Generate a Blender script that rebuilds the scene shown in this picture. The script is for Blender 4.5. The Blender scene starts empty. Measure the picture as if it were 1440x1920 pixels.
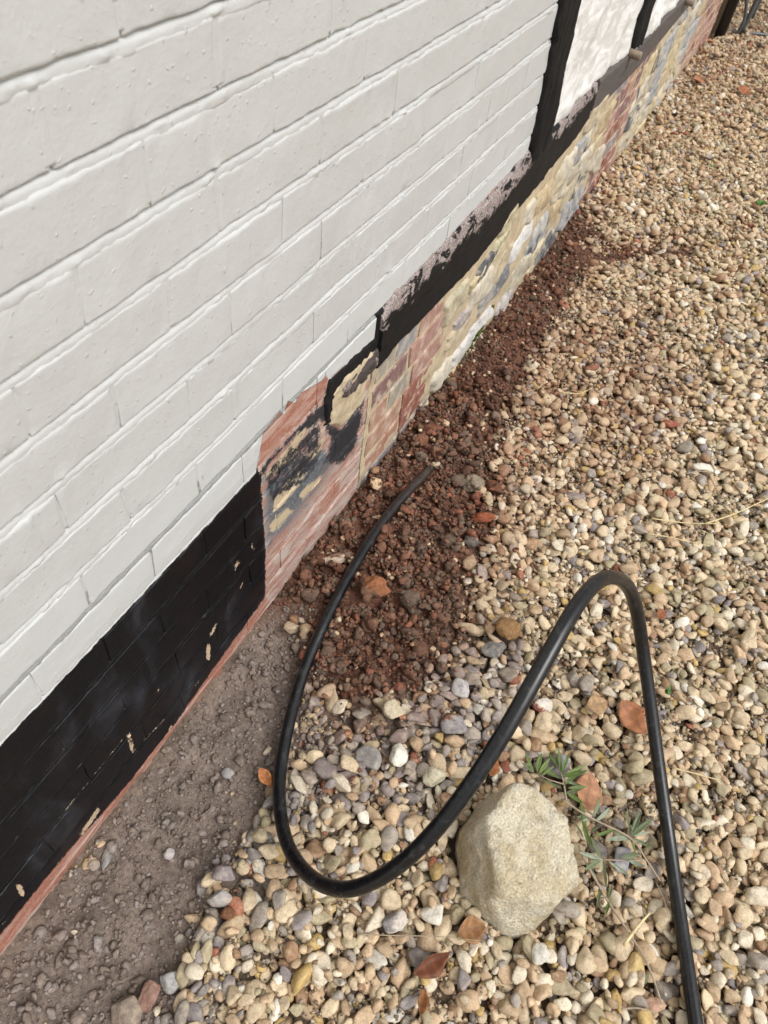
import bpy, math, random
import numpy as np
from mathutils import Matrix, Vector
random.seed(7); RNG = np.random.default_rng(7)
SC = bpy.context.scene
COL = SC.collection

# ------------------------------------------------------------------ camera
FPX, CX, CZ = 1350.0, 0.518, 1.442            # focal length in photo pixels, distance to wall, height
_h = np.array([1037., -1443., FPX]); _k = 2.09
_L = (_h[0]**2 + _h[1]**2 + FPX**2) / (_h[0] - _k*_h[1])
_d = np.array([_h[0]-_L, _h[1]+_k*_L, FPX])
_Y = _h/np.linalg.norm(_h); _Z = -_d/np.linalg.norm(_d); _X = np.cross(_Y, _Z)
R = np.stack([_X, _Y, _Z], 1)
cam = bpy.data.cameras.new('camera'); co = bpy.data.objects.new('camera', cam); COL.objects.link(co)
M = Matrix.Identity(4)
for i in range(3):
    M[i][0] = R[0][i]; M[i][1] = -R[1][i]; M[i][2] = -R[2][i]
M[0][3], M[1][3], M[2][3] = CX, 0.0, CZ
co.matrix_world = M
cam.sensor_fit = 'VERTICAL'; cam.sensor_height = 24.0; cam.lens = FPX/1920*24.0
cam.clip_start = 0.02; cam.clip_end = 600
cam.dof.use_dof = True; cam.dof.focus_distance = 1.45; cam.dof.aperture_fstop = 5.0
SC.camera = co
# ------------------------------------------------------------------ light
world = bpy.data.worlds.new('World'); SC.world = world; world.use_nodes = True
wn = world.node_tree; wn.nodes.clear()
sky = wn.nodes.new('ShaderNodeTexSky'); sky.sky_type = 'NISHITA'; sky.sun_disc = False
SUN = Vector((0.56, -0.10, 0.82)).normalized()
sky.sun_elevation = math.asin(SUN.z); sky.sun_rotation = math.atan2(SUN.x, SUN.y)
sky.air_density = 1.0; sky.dust_density = 6.0; sky.ozone_density = 0.6
hs = wn.nodes.new('ShaderNodeHueSaturation'); hs.inputs['Saturation'].default_value = 0.15
bg = wn.nodes.new('ShaderNodeBackground'); bg.inputs['Strength'].default_value = 0.15
wo = wn.nodes.new('ShaderNodeOutputWorld')
wn.links.new(sky.outputs[0], hs.inputs['Color']); wn.links.new(hs.outputs[0], bg.inputs['Color']); wn.links.new(bg.outputs[0], wo.inputs[0])
sl = bpy.data.lights.new('sun', 'SUN'); sl.energy = 1.2; sl.angle = math.radians(38); sl.color = (1, 0.988, 0.968)
so = bpy.data.objects.new('sun', sl); COL.objects.link(so); so.rotation_euler = SUN.to_track_quat('Z', 'Y').to_euler(); so.location = (3, 0, 5)
SC.view_settings.view_transform = 'Standard'; SC.view_settings.look = 'None'
SC.view_settings.gamma = 1; SC.view_settings.exposure = 0.02
SC.render.engine = 'CYCLES'

# ------------------------------------------------------------------ layout helpers (survey of the place: photo pixel <-> point on wall or ground)
def _ray(x, y): return R.T @ np.array([x-720., y-960., FPX])
def wall(x, y, X=0.0):
    w = _ray(x, y); s = (X-CX)/w[0]; return w[1]*s, CZ+w[2]*s
def gnd(x, y, Z=0.0):
    w = _ray(x, y); s = (Z-CZ)/w[2]; return CX+w[0]*s, w[1]*s
def above(x, y, hgt):
    X, Y = gnd(x, y, hgt); return np.array([X, Y, hgt])
def proj(Pts):
    c = (np.asarray(Pts, float) - np.array([CX, 0, CZ])) @ R.T
    z = np.maximum(c[..., 2], 0.05)
    return np.stack([c[..., 0]/z*FPX+720, c[..., 1]/z*FPX+960, c[..., 2]], -1)
def sdf_poly(p, poly):
    poly = np.asarray(poly, float); n = len(poly)
    dmin = np.full(len(p), 1e18); inside = np.zeros(len(p), bool)
    for i in range(n):
        a = poly[i]; b = poly[(i+1) % n]; e = b-a
        w = p-a; t = np.clip((w@e)/max(e@e, 1e-9), 0, 1)
        dd = w - t[:, None]*e; dmin = np.minimum(dmin, (dd**2).sum(1))
        c = ((a[1] > p[:, 1]) != (b[1] > p[:, 1]))
        den = b[1]-a[1] if abs(b[1]-a[1]) > 1e-9 else 1e-9
        inside ^= c & (p[:, 0] < (b[0]-a[0])*(p[:, 1]-a[1])/den + a[0])
    s = np.sqrt(dmin); return np.where(inside, -s, s)
def sdf_seg(p, a, b, w):
    a = np.asarray(a, float); b = np.asarray(b, float); e = b-a
    v = p-a; t = np.clip((v@e)/max(e@e, 1e-9), 0, 1)
    return np.sqrt(((v-t[:, None]*e)**2).sum(1)) - w

# ------------------------------------------------------------------ numpy noise
def _hash(ix, iy, iz):
    n = (ix*374761393 + iy*668265263 + iz*2147483647) & 0xffffffff
    n = ((n ^ (n >> 13)) * 1274126177) & 0xffffffff
    n = ((n ^ (n >> 16)) * 2246822519) & 0xffffffff
    return ((n ^ (n >> 15)) & 0xffffff).astype(np.float64)/0xffffff
def vnoise(P):
    P = np.asarray(P, float); f = np.floor(P); i = f.astype(np.int64); t = P-f; t = t*t*(3-2*t)
    x, y, z = i[:, 0], i[:, 1], i[:, 2]; r = 0
    for dx in (0, 1):
        for dy in (0, 1):
            for dz in (0, 1):
                w = (t[:, 0] if dx else 1-t[:, 0])*(t[:, 1] if dy else 1-t[:, 1])*(t[:, 2] if dz else 1-t[:, 2])
                r = r + w*_hash(x+dx, y+dy, z+dz)
    return r*2-1
def fbm(P, sc, oct=3, seed=0.0):
    P = np.asarray(P, float)*sc + seed*17.31 + 100.0
    r = 0; a = 1
    for o in range(oct):
        r = r + a*vnoise(P*(2.03**o) + o*7.7); a *= 0.5
    return r
def fbm2(x, y, sc, oct=3, seed=0.0):
    return fbm(np.stack([np.ravel(x), np.ravel(y), np.zeros(np.size(x))], 1), sc, oct, seed).reshape(np.shape(x))

# ------------------------------------------------------------------ mesh helpers
def mesh(name, V, F, smooth=True, attrs=None, mat=None):
    V = np.asarray(V, np.float32); F = np.asarray(F, np.int32); k = F.shape[1]
    me = bpy.data.meshes.new(name)
    me.vertices.add(len(V)); me.vertices.foreach_set('co', V.ravel())
    me.loops.add(F.size); me.loops.foreach_set('vertex_index', F.ravel())
    me.polygons.add(len(F)); me.polygons.foreach_set('loop_start', np.arange(0, F.size, k, dtype=np.int32))
    me.update(calc_edges=True)
    me.polygons.foreach_set('use_smooth', np.full(len(F), bool(smooth)))
    for n, a in (attrs or {}).items():
        a = np.asarray(a, np.float32)
        if a.ndim == 2:
            at = me.attributes.new(n, 'FLOAT_COLOR', 'POINT')
            c = np.ones((len(V), 4), np.float32); c[:, :3] = a; at.data.foreach_set('color', c.ravel())
        else:
            at = me.attributes.new(n, 'FLOAT', 'POINT'); at.data.foreach_set('value', a)
    me.validate()
    if mat: me.materials.append(mat)
    return me
def obj(name, me, parent=None, label=None, cat=None, group=None, kind=None):
    o = bpy.data.objects.new(name, me); COL.objects.link(o)
    if parent: o.parent = parent
    if label: o['label'] = label
    if cat: o['category'] = cat
    if group: o['group'] = group
    if kind: o['kind'] = kind
    return o
def empty(name, loc, **k):
    o = obj(name, None, **k); o.location = loc; o.empty_display_size = 0.1; return o

# ------------------------------------------------------------------ materials
class NT:
    def __init__(s, name, rough=0.8, spec=0.3):
        s.m = bpy.data.materials.new(name); s.m.use_nodes = True; s.t = s.m.node_tree; s.t.nodes.clear()
        s.b = s.n('ShaderNodeBsdfPrincipled'); s.o = s.n('ShaderNodeOutputMaterial'); s.l(s.b.outputs[0], s.o.inputs[0])
        s.b.inputs['Roughness'].default_value = rough; s.b.inputs['Specular IOR Level'].default_value = spec
        s.pos = s.n('ShaderNodeNewGeometry').outputs['Position']
    def n(s, t): return s.t.nodes.new(t)
    def l(s, a, b): s.t.links.new(a, b)
    def vec(s, scale, src=None):
        m = s.n('ShaderNodeMapping'); m.inputs['Scale'].default_value = scale; s.l(src or s.pos, m.inputs['Vector']); return m.outputs[0]
    def noise(s, scale, detail=4, rough=0.55, vec=None, dist=0):
        n = s.n('ShaderNodeTexNoise'); n.inputs['Scale'].default_value = scale; n.inputs['Detail'].default_value = detail
        n.inputs['Roughness'].default_value = rough; n.inputs['Distortion'].default_value = dist; s.l(vec or s.pos, n.inputs['Vector']); return n.outputs['Fac']
    def math(s, op, a, b=0.0, c=0.0, clamp=False):
        n = s.n('ShaderNodeMath'); n.operation = op; n.use_clamp = clamp
        for i, v in enumerate((a, b, c)):
            if isinstance(v, (int, float)): n.inputs[i].default_value = v
            else: s.l(v, n.inputs[i])
        return n.outputs[0]
    def step(s, v, lo, hi):
        n = s.n('ShaderNodeMapRange'); n.interpolation_type = 'SMOOTHSTEP'; s.l(v, n.inputs['Value'])
        n.inputs['From Min'].default_value = lo; n.inputs['From Max'].default_value = hi; return n.outputs[0]
    def rng(s, v, a, b, lo=0.25, hi=0.75):
        n = s.n('ShaderNodeMapRange'); s.l(v, n.inputs['Value']); n.inputs['From Min'].default_value = lo; n.inputs['From Max'].default_value = hi
        n.inputs['To Min'].default_value = a; n.inputs['To Max'].default_value = b; return n.outputs[0]
    def mix(s, f, a, b, mode='MIX'):
        n = s.n('ShaderNodeMix'); n.data_type = 'RGBA'; n.blend_type = mode
        for i, v in ((0, f), (6, a), (7, b)):
            if isinstance(v, (int, float)): n.inputs[i].default_value = v
            elif isinstance(v, tuple): n.inputs[i].default_value = (*v, 1)
            else: s.l(v, n.inputs[i])
        return n.outputs[2]
    def attr(s, name, fac=True):
        n = s.n('ShaderNodeAttribute'); n.attribute_name = name; return n.outputs['Fac' if fac else 'Color']
    def val(s, c, v):   # multiply a colour by a scalar socket
        n = s.n('ShaderNodeVectorMath'); n.operation = 'SCALE'
        if isinstance(c, tuple): n.inputs[0].default_value = c
        else: s.l(c, n.inputs[0])
        s.l(v, n.inputs['Scale']); return n.outputs[0]
    def bump(s, hts, dist=0.001, strength=1.0):
        n = s.n('ShaderNodeBump'); n.inputs['Strength'].default_value = strength; n.inputs['Distance'].default_value = dist
        s.l(hts, n.inputs['Height']); s.l(n.outputs[0], s.b.inputs['Normal'])
    def color(s, c):
        if isinstance(c, tuple): s.b.inputs['Base Color'].default_value = (*c, 1)
        else: s.l(c, s.b.inputs['Base Color'])

WHITE = (0.555, 0.566, 0.556)
def m_white():
    t = NT('white_masonry_paint', 0.5, 0.35)
    n = t.noise(5, 3); f = t.noise(200, 2); g = t.noise(55, 3); sp = t.step(t.noise(120, 1), 0.66, 0.78)
    t.color(t.mix(t.rng(n, 0, 1), WHITE, (0.53, 0.538, 0.526)))
    hh = t.math('ADD', t.math('ADD', t.math('MULTIPLY', f, 0.35), t.math('MULTIPLY', sp, 0.6)), t.math('MULTIPLY', g, 0.9))
    t.bump(hh, 0.0011, 0.9); return t.m
def m_plinth():
    t = NT('worn_painted_brick', 0.7, 0.3)
    n1 = t.noise(42, 5, 0.65); n2 = t.noise(190, 4, 0.6); ns = t.noise(30, 5, 0.65, t.vec((1, 0.35, 1.6)), 0.6); nl = t.noise(9, 3)
    nv = t.noise(9, 5, 0.65, t.vec((1, 1.2, 0.55)), 0.5)
    # bare pinkish brick with lime bloom
    c = t.mix(t.step(ns, 0.38, 0.62), (0.36, 0.17, 0.13), (0.50, 0.42, 0.37))
    c = t.mix(t.step(n1, 0.52, 0.75), c, (0.40, 0.30, 0.22))
    c = t.mix(t.math('MULTIPLY', t.step(n2, 0.5, 0.7), 0.5), c, (0.62, 0.56, 0.49))
    def field(nm, amp, noise, w=0.05):
        v = t.math('ADD', t.attr(nm), t.math('MULTIPLY', t.math('SUBTRACT', noise, 0.5), amp)); return t.step(v, 0.5-w, 0.5+w)
    org = t.mix(t.step(n2, 0.45, 0.7), (0.34, 0.135, 0.09), (0.43, 0.23, 0.175))
    org = t.mix(t.math('MULTIPLY', t.step(ns, 0.42, 0.66), 0.8), org, (0.52, 0.38, 0.32))
    c = t.mix(field('org', 0.5, n1), c, org)
    gry = t.mix(t.step(n2, 0.4, 0.65), (0.085, 0.095, 0.11), (0.2, 0.205, 0.21))
    c = t.mix(field('gry', 1.5, t.math('ADD', t.math('MULTIPLY', ns, 0.6), t.math('MULTIPLY', n2, 0.4)), 0.16), c, gry)
    c = t.mix(field('buf', 1.0, ns, 0.06), c, t.mix(n2, (0.50, 0.40, 0.26), (0.56, 0.46, 0.32)))
    bk = t.mix(t.step(nv, 0.5, 0.85), (0.0042, 0.0047, 0.0066), (0.04, 0.043, 0.053))
    bk = t.mix(t.math('MULTIPLY', t.step(nl, 0.5, 0.7), 0.45), bk, (0.013, 0.009, 0.009))
    sx = t.n('ShaderNodeSeparateXYZ'); t.l(t.pos, sx.inputs[0])
    bk = t.mix(t.step(sx.outputs[1], 0.722, 0.745), bk, t.mix(t.step(n2, 0.42, 0.62), (0.018, 0.02, 0.025), (0.05, 0.054, 0.062)))
    bm = field('blk', 1.5, t.math('ADD', t.math('MULTIPLY', ns, 0.35), t.math('ADD', t.math('MULTIPLY', n1, 0.35), t.math('MULTIPLY', n2, 0.3))), 0.06)
    c = t.mix(bm, c, bk)
    c = t.mix(field('scr', 1.1, t.math('ADD', t.math('MULTIPLY', n1, 0.5), t.math('MULTIPLY', n2, 0.5)), 0.05), c, t.mix(n1, (0.52, 0.35, 0.22), (0.62, 0.50, 0.36)))
    c = t.mix(t.math('MULTIPLY', field('dst', 0.9, n1, 0.3), 0.8), c, (0.25, 0.2, 0.165))
    wm = field('wht', 0.28, n1, 0.02)
    c = t.mix(wm, c, WHITE)
    t.color(c)
    t.l(t.rng(bm, 0.85, 0.42, 0, 1), t.b.inputs['Roughness'])
    hh = t.math('ADD', t.math('MULTIPLY', n2, 0.5), t.math('MULTIPLY', n1, 0.9)); hh = t.math('ADD', hh, t.math('MULTIPLY', wm, 1.2)); hh = t.math('ADD', hh, t.math('MULTIPLY', bm, 0.25))
    t.bump(hh, 0.0015, 0.8); return t.m
def m_attr(name, rough=0.85, spec=0.25, fine=300, coarse=60, var=0.35, bump=0.0012, tint=None, tintamt=0.0, spk=0.0):
    t = NT(name, rough, spec)
    f = t.noise(fine, 3, 0.6); g = t.noise(coarse, 4, 0.6)
    c = t.attr('Col', False)
    v = t.math('ADD', t.rng(g, 1-var, 1+var), t.rng(f, -var*0.6, var*0.6))
    c = t.val(c, v)
    if tint: c = t.mix(t.math('MULTIPLY', t.step(g, 0.48, 0.68), tintamt), c, tint)
    if spk: c = t.mix(t.math('MULTIPLY', t.step(f, 0.6, 0.72), spk), c, (0.08, 0.07, 0.055))
    t.color(c)
    t.bump(t.math('ADD', t.math('MULTIPLY', f, 0.4), g), bump, 0.9); return t.m
def m_timber(name, dark, pale, amt, along=(1, 0.12, 1), flake=True, rough=0.65):
    t = NT(name, rough, 0.3)
    gr = t.noise(160, 5, 0.65, t.vec(along)); g2 = t.noise(35, 5, 0.7, t.vec((1, 0.5, 1)), 0.4); n2 = t.noise(220, 3)
    c = t.mix(t.rng(gr, 0, 1), dark, tuple(min(1, v*1.9) for v in dark))
    if flake:
        v = t.math('ADD', t.attr('fl'), t.math('MULTIPLY', t.math('SUBTRACT', g2, 0.5), 2.0))
        c = t.mix(t.step(v, 0.46, 0.56), c, t.mix(t.step(n2, 0.4, 0.65), tuple(v*0.45 for v in pale), pale))
    t.color(c); t.bump(t.math('ADD', gr, t.math('MULTIPLY', g2, 0.6)), amt, 0.9); return t.m
def m_render():
    t = NT('limewashed_render', 0.8, 0.2)
    g = t.noise(28, 6, 0.7); f = t.noise(180, 4); st = t.noise(12, 5, 0.6, t.vec((1, 0.5, 1.5)), 1.0)
    c = t.mix(t.step(st, 0.42, 0.62), (0.62, 0.61, 0.575), (0.84, 0.835, 0.82))
    c = t.mix(t.math('MULTIPLY', t.step(f, 0.62, 0.75), 0.5), c, (0.42, 0.4, 0.36))
    t.color(c); t.bump(t.math('ADD', t.math('MULTIPLY', g, 1.6), t.math('MULTIPLY', f, 0.5)), 0.0035, 0.8); return t.m
def m_buff(name='buff_lime_mortar', a=(0.56, 0.465, 0.32), b=(0.45, 0.365, 0.245)):
    t = NT(name, 0.9, 0.15)
    g = t.noise(30, 5, 0.65); f = t.noise(330, 4, 0.7)
    c = t.mix(t.step(g, 0.4, 0.65), a, b); c = t.val(c, t.rng(f, 0.8, 1.2))
    t.color(c); t.bump(t.math('ADD', t.math('MULTIPLY', f, 0.6), g), 0.002, 0.9); return t.m
def m_ground():
    t = NT('soil_and_gravel_bed', 0.95, 0.1)
    g = t.noise(14, 5, 0.65); f = t.noise(130, 5, 0.7); ff = t.noise(420, 3, 0.6)
    c = t.attr('Col', False)
    c = t.val(c, t.math('MULTIPLY', t.rng(g, 0.55, 1.5), t.rng(f, 0.5, 1.5)))
    c = t.mix(t.math('MULTIPLY', t.step(ff, 0.62, 0.72), 0.35), c, (0.35, 0.28, 0.2))
    t.color(c)
    t.bump(t.math('ADD', t.math('MULTIPLY', f, 1.0), t.math('MULTIPLY', ff, 0.35)), 0.006, 0.95); return t.m
def m_pipe():
    t = NT('black_polyethylene', 0.3, 0.55)
    n = t.noise(30, 4, 0.6); s = t.noise(90, 4, 0.7, t.vec((1, 0.35, 1)))
    d = t.math('MULTIPLY', t.step(s, 0.52, 0.72), 0.55)
    c = t.mix(d, (0.006, 0.0065, 0.008), (0.06, 0.06, 0.062))
    c = t.mix(t.math('MULTIPLY', t.attr('dirt'), t.rng(n, 0.2, 0.9)), c, (0.09, 0.06, 0.045))
    t.color(c); t.l(t.rng(n, 0.2, 0.4), t.b.inputs['Roughness']); t.bump(s, 0.0004, 0.6); return t.m
def m_rock():
    t = NT('weathered_limestone', 0.9, 0.15)
    g = t.noise(13, 5, 0.7, None, 0.3); f = t.noise(260, 4, 0.7); md = t.noise(48, 5, 0.7); st = t.noise(34, 4, 0.6, t.vec((1, 0.3, 1)), 0.4); st2 = t.noise(10, 3)
    c = t.mix(t.step(g, 0.38, 0.62), (0.70, 0.59, 0.39), (0.86, 0.78, 0.60))
    c = t.mix(t.math('MULTIPLY', t.step(md, 0.5, 0.68), 0.45), c, (0.34, 0.29, 0.215))
    c = t.mix(t.math('MULTIPLY', t.step(st, 0.5, 0.68), 0.55), c, (0.78, 0.73, 0.63))
    c = t.mix(t.math('MULTIPLY', t.step(st2, 0.52, 0.68), 0.5), c, (0.47, 0.35, 0.18))
    c = t.val(c, t.rng(f, 0.6, 1.35)); pt = t.noise(95, 3, 0.6); c = t.mix(t.math('MULTIPLY', t.step(pt, 0.62, 0.72), 0.4), c, (0.2, 0.165, 0.12))
    t.color(c); hh = t.math('ADD', t.math('MULTIPLY', md, 2.4), t.math('MULTIPLY', f, 0.7)); t.bump(t.math('ADD', hh, t.math('MULTIPLY', st, 1.0)), 0.008, 1.0); return t.m
def m_leaf(name, rough=0.55):
    t = NT(name, rough, 0.35); n = t.noise(180, 4); c = t.val(t.attr('Col', False), t.rng(n, 0.75, 1.25)); t.color(c); t.bump(n, 0.0006, 0.6); return t.m
def m_plain(name, col, rough=0.5, spec=0.4, metal=0.0, var=0.25):
    t = NT(name, rough, spec); n = t.noise(60, 4); t.color(t.val(col, t.rng(n, 1-var, 1+var))); t.b.inputs['Metallic'].default_value = metal; t.bump(n, 0.0008, 0.5); return t.m

MW = m_white(); MP = m_plinth(); MBR = m_attr('old_clay_brick', 0.85, 0.2, 260, 26, 0.3, 0.0016, (0.55, 0.46, 0.38), 0.75)
MST = m_attr('rubble_limestone', 0.9, 0.15, 240, 38, 0.38, 0.004, (0.54, 0.46, 0.33), 0.6, 0.3)
MBT = m_timber('black_painted_timber', (0.0045, 0.0045, 0.005), (0.42, 0.35, 0.33), 0.0016)
MPO = m_timber('black_post_timber', (0.006, 0.0058, 0.006), (0.3, 0.25, 0.2), 0.004, (1, 1, 0.1), False)
MGT = m_timber('grey_weathered_oak', (0.072, 0.062, 0.058), (0.3, 0.26, 0.24), 0.0012, (1, 0.15, 1), False, 0.8)
MOT = m_timber('exposed_rotten_timber', (0.05, 0.04, 0.038), (0.36, 0.3, 0.27), 0.004, (1, 0.15, 1), True, 0.85)
MRE = m_render(); MBU = m_buff(); MPEB = m_attr('gravel_pebble', 0.72, 0.3, 300, 75, 0.3, 0.0016, (0.50, 0.42, 0.28), 0.3, 0.2)
MSO = m_attr('soil_lump', 0.95, 0.1, 420, 110, 0.35, 0.0022); MGR = m_ground(); MPI = m_pipe(); MRO = m_rock()
MLF = m_leaf('dead_beech_leaf', 0.6); MGL = m_leaf('olive_leaf', 0.5); MTW = m_plain('dry_twig', (0.36, 0.29, 0.21), 0.8, 0.2); MSTR = m_plain('dry_straw', (0.66, 0.54, 0.3), 0.6, 0.3)
MME = m_plain('grey_painted_metal', (0.11, 0.115, 0.12), 0.45, 0.5, 0.3); MBP = m_plain('black_downpipe_paint', (0.008, 0.008, 0.009), 0.4, 0.5); MWD = m_plain('weathered_board', (0.33, 0.26, 0.17), 0.85, 0.2)
MMO = m_plain('moss', (0.07, 0.085, 0.02), 0.95, 0.1, 0, 0.5)

# ------------------------------------------------------------------ the wall: panels (front face displaced, sides run back into the wall)
def panel_data(quad, nu, nv, disp, xback=-0.03, edge=0.0, seed=0.0, dense=0.0, curve=None):
    """quad: (y,z) bottom-left, bottom-right, top-right, top-left. disp(Y,Z,U,V)->x"""
    u = np.linspace(0, 1, nu+1); v = np.linspace(0, 1, nv+1)
    if dense:
        def dn(n, L):
            e = np.array([0, .0012, .0028, .005, .0085])/L
            return np.concatenate([e, np.linspace(e[-1], 1-e[-1], max(n-7, 2))[1:-1], (1-e)[::-1]])
        Lu = abs(quad[1][0]-quad[0][0]); Lv = abs(quad[3][1]-quad[0][1])
        u = dn(nu, Lu); v = dn(nv, Lv)
    U, V = np.meshgrid(u, v); q = np.asarray(quad, float)
    P = ((1-U)*(1-V))[..., None]*q[0] + (U*(1-V))[..., None]*q[1] + (U*V)[..., None]*q[2] + ((1-U)*V)[..., None]*q[3]
    Y, Z = P[..., 0], P[..., 1]
    if curve is not None: Y, Z = curve(U, V, Y, Z)
    if edge:
        n1 = fbm2(Y*1.0, Z, 40, 3, seed)*edge; n2 = fbm2(Y+9, Z, 40, 3, seed+3)*edge
        eu = np.minimum(U, 1-U) < 0.06; ev = np.minimum(V, 1-V) < 0.15
        Y = Y + n1*np.clip(1-np.minimum(U, 1-U)*12, 0, 1); Z = Z + n2*np.clip(1-np.minimum(V, 1-V)*5, 0, 1)
    X = disp(Y, Z, U, V)
    mv, mu = U.shape
    V3 = np.stack([X, Y, Z], -1).reshape(-1, 3)
    idx = np.arange(mu*mv).reshape(mv, mu)
    F = np.stack([idx[:-1, :-1], idx[:-1, 1:], idx[1:, 1:], idx[1:, :-1]], -1).reshape(-1, 4)
    ring = np.concatenate([idx[0, :-1], idx[:-1, -1], idx[-1, :0:-1], idx[:0:-1, 0]])
    bk = V3[ring].copy(); bk[:, 0] = xback
    r1 = np.arange(len(ring))+len(V3); r2 = r1+len(ring); V3 = np.concatenate([V3, V3[ring], bk])   # sides keep their own edge vertices
    nx = np.roll(np.arange(len(ring)), -1)
    F = np.concatenate([F, np.stack([r1[nx], r1, r2, r2[nx]], -1)])
    return V3, F
_jit = {}
WHT = [(-600, -600), (-600, 2045), (0, 1400), (480, 887), (486, 850), (493, 815), (505, 795), (525, 770), (533, 780), (540, 750), (550, 757), (565, 738), (590, 722), (607, 712), (611, 698), (616, 720), (622, 706), (640, 690), (705, 640), (720, 575), (1200, 60), (1200, -600)]
BLK = [(-600, 2020), (0, 1376), (478, 866), (488, 900), (490, 940), (497, 1040), (497, 1118), (440, 1196), (330, 1352), (230, 1480), (120, 1604), (0, 1752), (-600, 2530)]
BLKS = [[(487, 874), (560, 794), (607, 745), (626, 712), (624, 790), (640, 800), (684, 745), (681, 800), (664, 850), (640, 872), (606, 872), (616, 820), (600, 790), (560, 815), (520, 860), (490, 900)], [(596, 742), (640, 688), (712, 628), (722, 655), (660, 698), (625, 740)]]
MOT_ = [(488, 895), (540, 830), (605, 780), (612, 850), (570, 915), (500, 955)]
GRY = [(488, 905), (540, 860), (600, 830), (640, 860), (610, 905), (588, 935), (545, 992), (498, 1042)]
BUF = [[(500, 985), (540, 950), (552, 956), (512, 1000)], [(560, 925), (600, 890), (604, 900), (566, 940)], [(498, 885), (530, 852), (560, 806), (580, 800), (545, 862), (505, 897)], [(512, 935), (560, 872), (582, 878), (535, 945), (515, 962)], [(575, 850), (610, 815), (606, 842), (580, 870)]]
ORG = [[(486, 870), (492, 812), (525, 768), (545, 750), (615, 695), (616, 735), (560, 790), (520, 832)], [(592, 966), (602, 942), (630, 903), (637, 897), (635, 926), (610, 962)],
       [(-600, 2590), (0, 1792), (120, 1640), (230, 1512), (330, 1385), (440, 1225), (505, 1130), (490, 1100), (440, 1180), (330, 1335), (230, 1460), (0, 1735), (-600, 2510)]]
SCR = [((472, 1022), (475, 1028), 4), ((447, 1052), (442, 1062), 4), ((457, 1068), (459, 1086), 1.2), ((440, 1070), (400, 1112), .8), ((455, 1095), (404, 1172), 1.6), ((404, 1172), (396, 1190), 3.5), ((391, 1210), (390, 1234), 5),
       ((389, 1250), (330, 1345), 0.8), ((330, 1345), (318, 1368), 2), ((241, 1378), (249, 1408), 4.5), ((249, 1410), (332, 1325), 1.2), ((235, 1380), (100, 1548), 0.9), ((186, 1516), (152, 1566), 4.5), ((152, 1566), (60, 1680), 0.6), ((34, 1660), (42, 1676), 6), ((45, 1688), (0, 1738), 1), ((300, 1290), (235, 1378), 1.0), ((497, 1112), (440, 1188), -1.2), ((440, 1188), (330, 1344), -1), ((330, 1344), (230, 1470), -1), ((230, 1470), (120, 1594), -1.2), ((120, 1594), (0, 1742), -1), ((470, 1120), (300, 1350), -2.2)]
DST = [[(-600, 2620), (0, 1800), (120, 1650), (330, 1395), (505, 1145), (640, 965), (640, 985), (505, 1170), (330, 1425), (0, 1830)]]
def paint_fields(V3):
    p = proj(V3)[:, :2]
    S = lambda sd, w: np.clip(0.5 - sd/(2*w), 0, 1)
    o = {}
    o['wht'] = S(sdf_poly(p, WHT), 16)
    b = S(sdf_poly(p, BLK), 9)*1.15
    for q in BLKS: b = np.maximum(b, S(sdf_poly(p, q), 20)*0.84)
    b = np.maximum(b, 0.56*S(sdf_poly(p, MOT_), 14)); o['blk'] = b
    o['gry'] = 0.80*S(sdf_poly(p, GRY), 26)
    o['buf'] = np.max([S(sdf_poly(p, q), 12) for q in BUF], 0)*0.95
    o['org'] = np.max([S(sdf_poly(p, q), 8) for q in ORG], 0)
    o['scr'] = np.max([S(sdf_seg(p, *q), 5.5) for q in SCR], 0)*0.80
    o['dst'] = np.max([S(sdf_poly(p, q), 12) for q in DST], 0)*0.9
    return o

cottage = empty('cottage', (0, 0, 0), label='white painted brick cottage wall with black timber frame on brick and stone plinth', cat='building')
CH = 0.0788; ZA = 1.195; LB = 0.2325                          # course height, a bed joint, brick length
PH0 = wall(402, 110)[0]
YEND = 6.03
# wall core behind everything (and the upper storey out of the frame)
def boxmesh(name, x0, x1, y0, y1, z0, z1, mat):
    V = [(x, y, z) for x in (x0, x1) for y in (y0, y1) for z in (z0, z1)]
    F = [(0, 1, 3, 2), (4, 6, 7, 5), (0, 4, 5, 1), (2, 3, 7, 6), (0, 2, 6, 4), (1, 5, 7, 3)]
    return mesh(name, V, F, False, None, mat)
obj('wall_core', boxmesh('wall_core', -3.2, -0.02, -3.0, YEND-0.01, -0.3, 2.9, MW), cottage)

JOINTS = {}
for k in range(-6, 17):
    ph = PH0 + (0 if k % 2 == 0 else LB*0.5) + random.uniform(-.012, .012); j0 = math.floor((-0.5-ph)/LB)
    yend = 2.035 if k < 7 else (2.02 if k == 7 else 1.155)
    JOINTS[k] = [y for y in (ph + j*LB + random.uniform(-.007, .007) for j in range(j0, j0+14)) if y < yend-(.05 if k >= 9 else .04)] + [yend]
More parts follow.
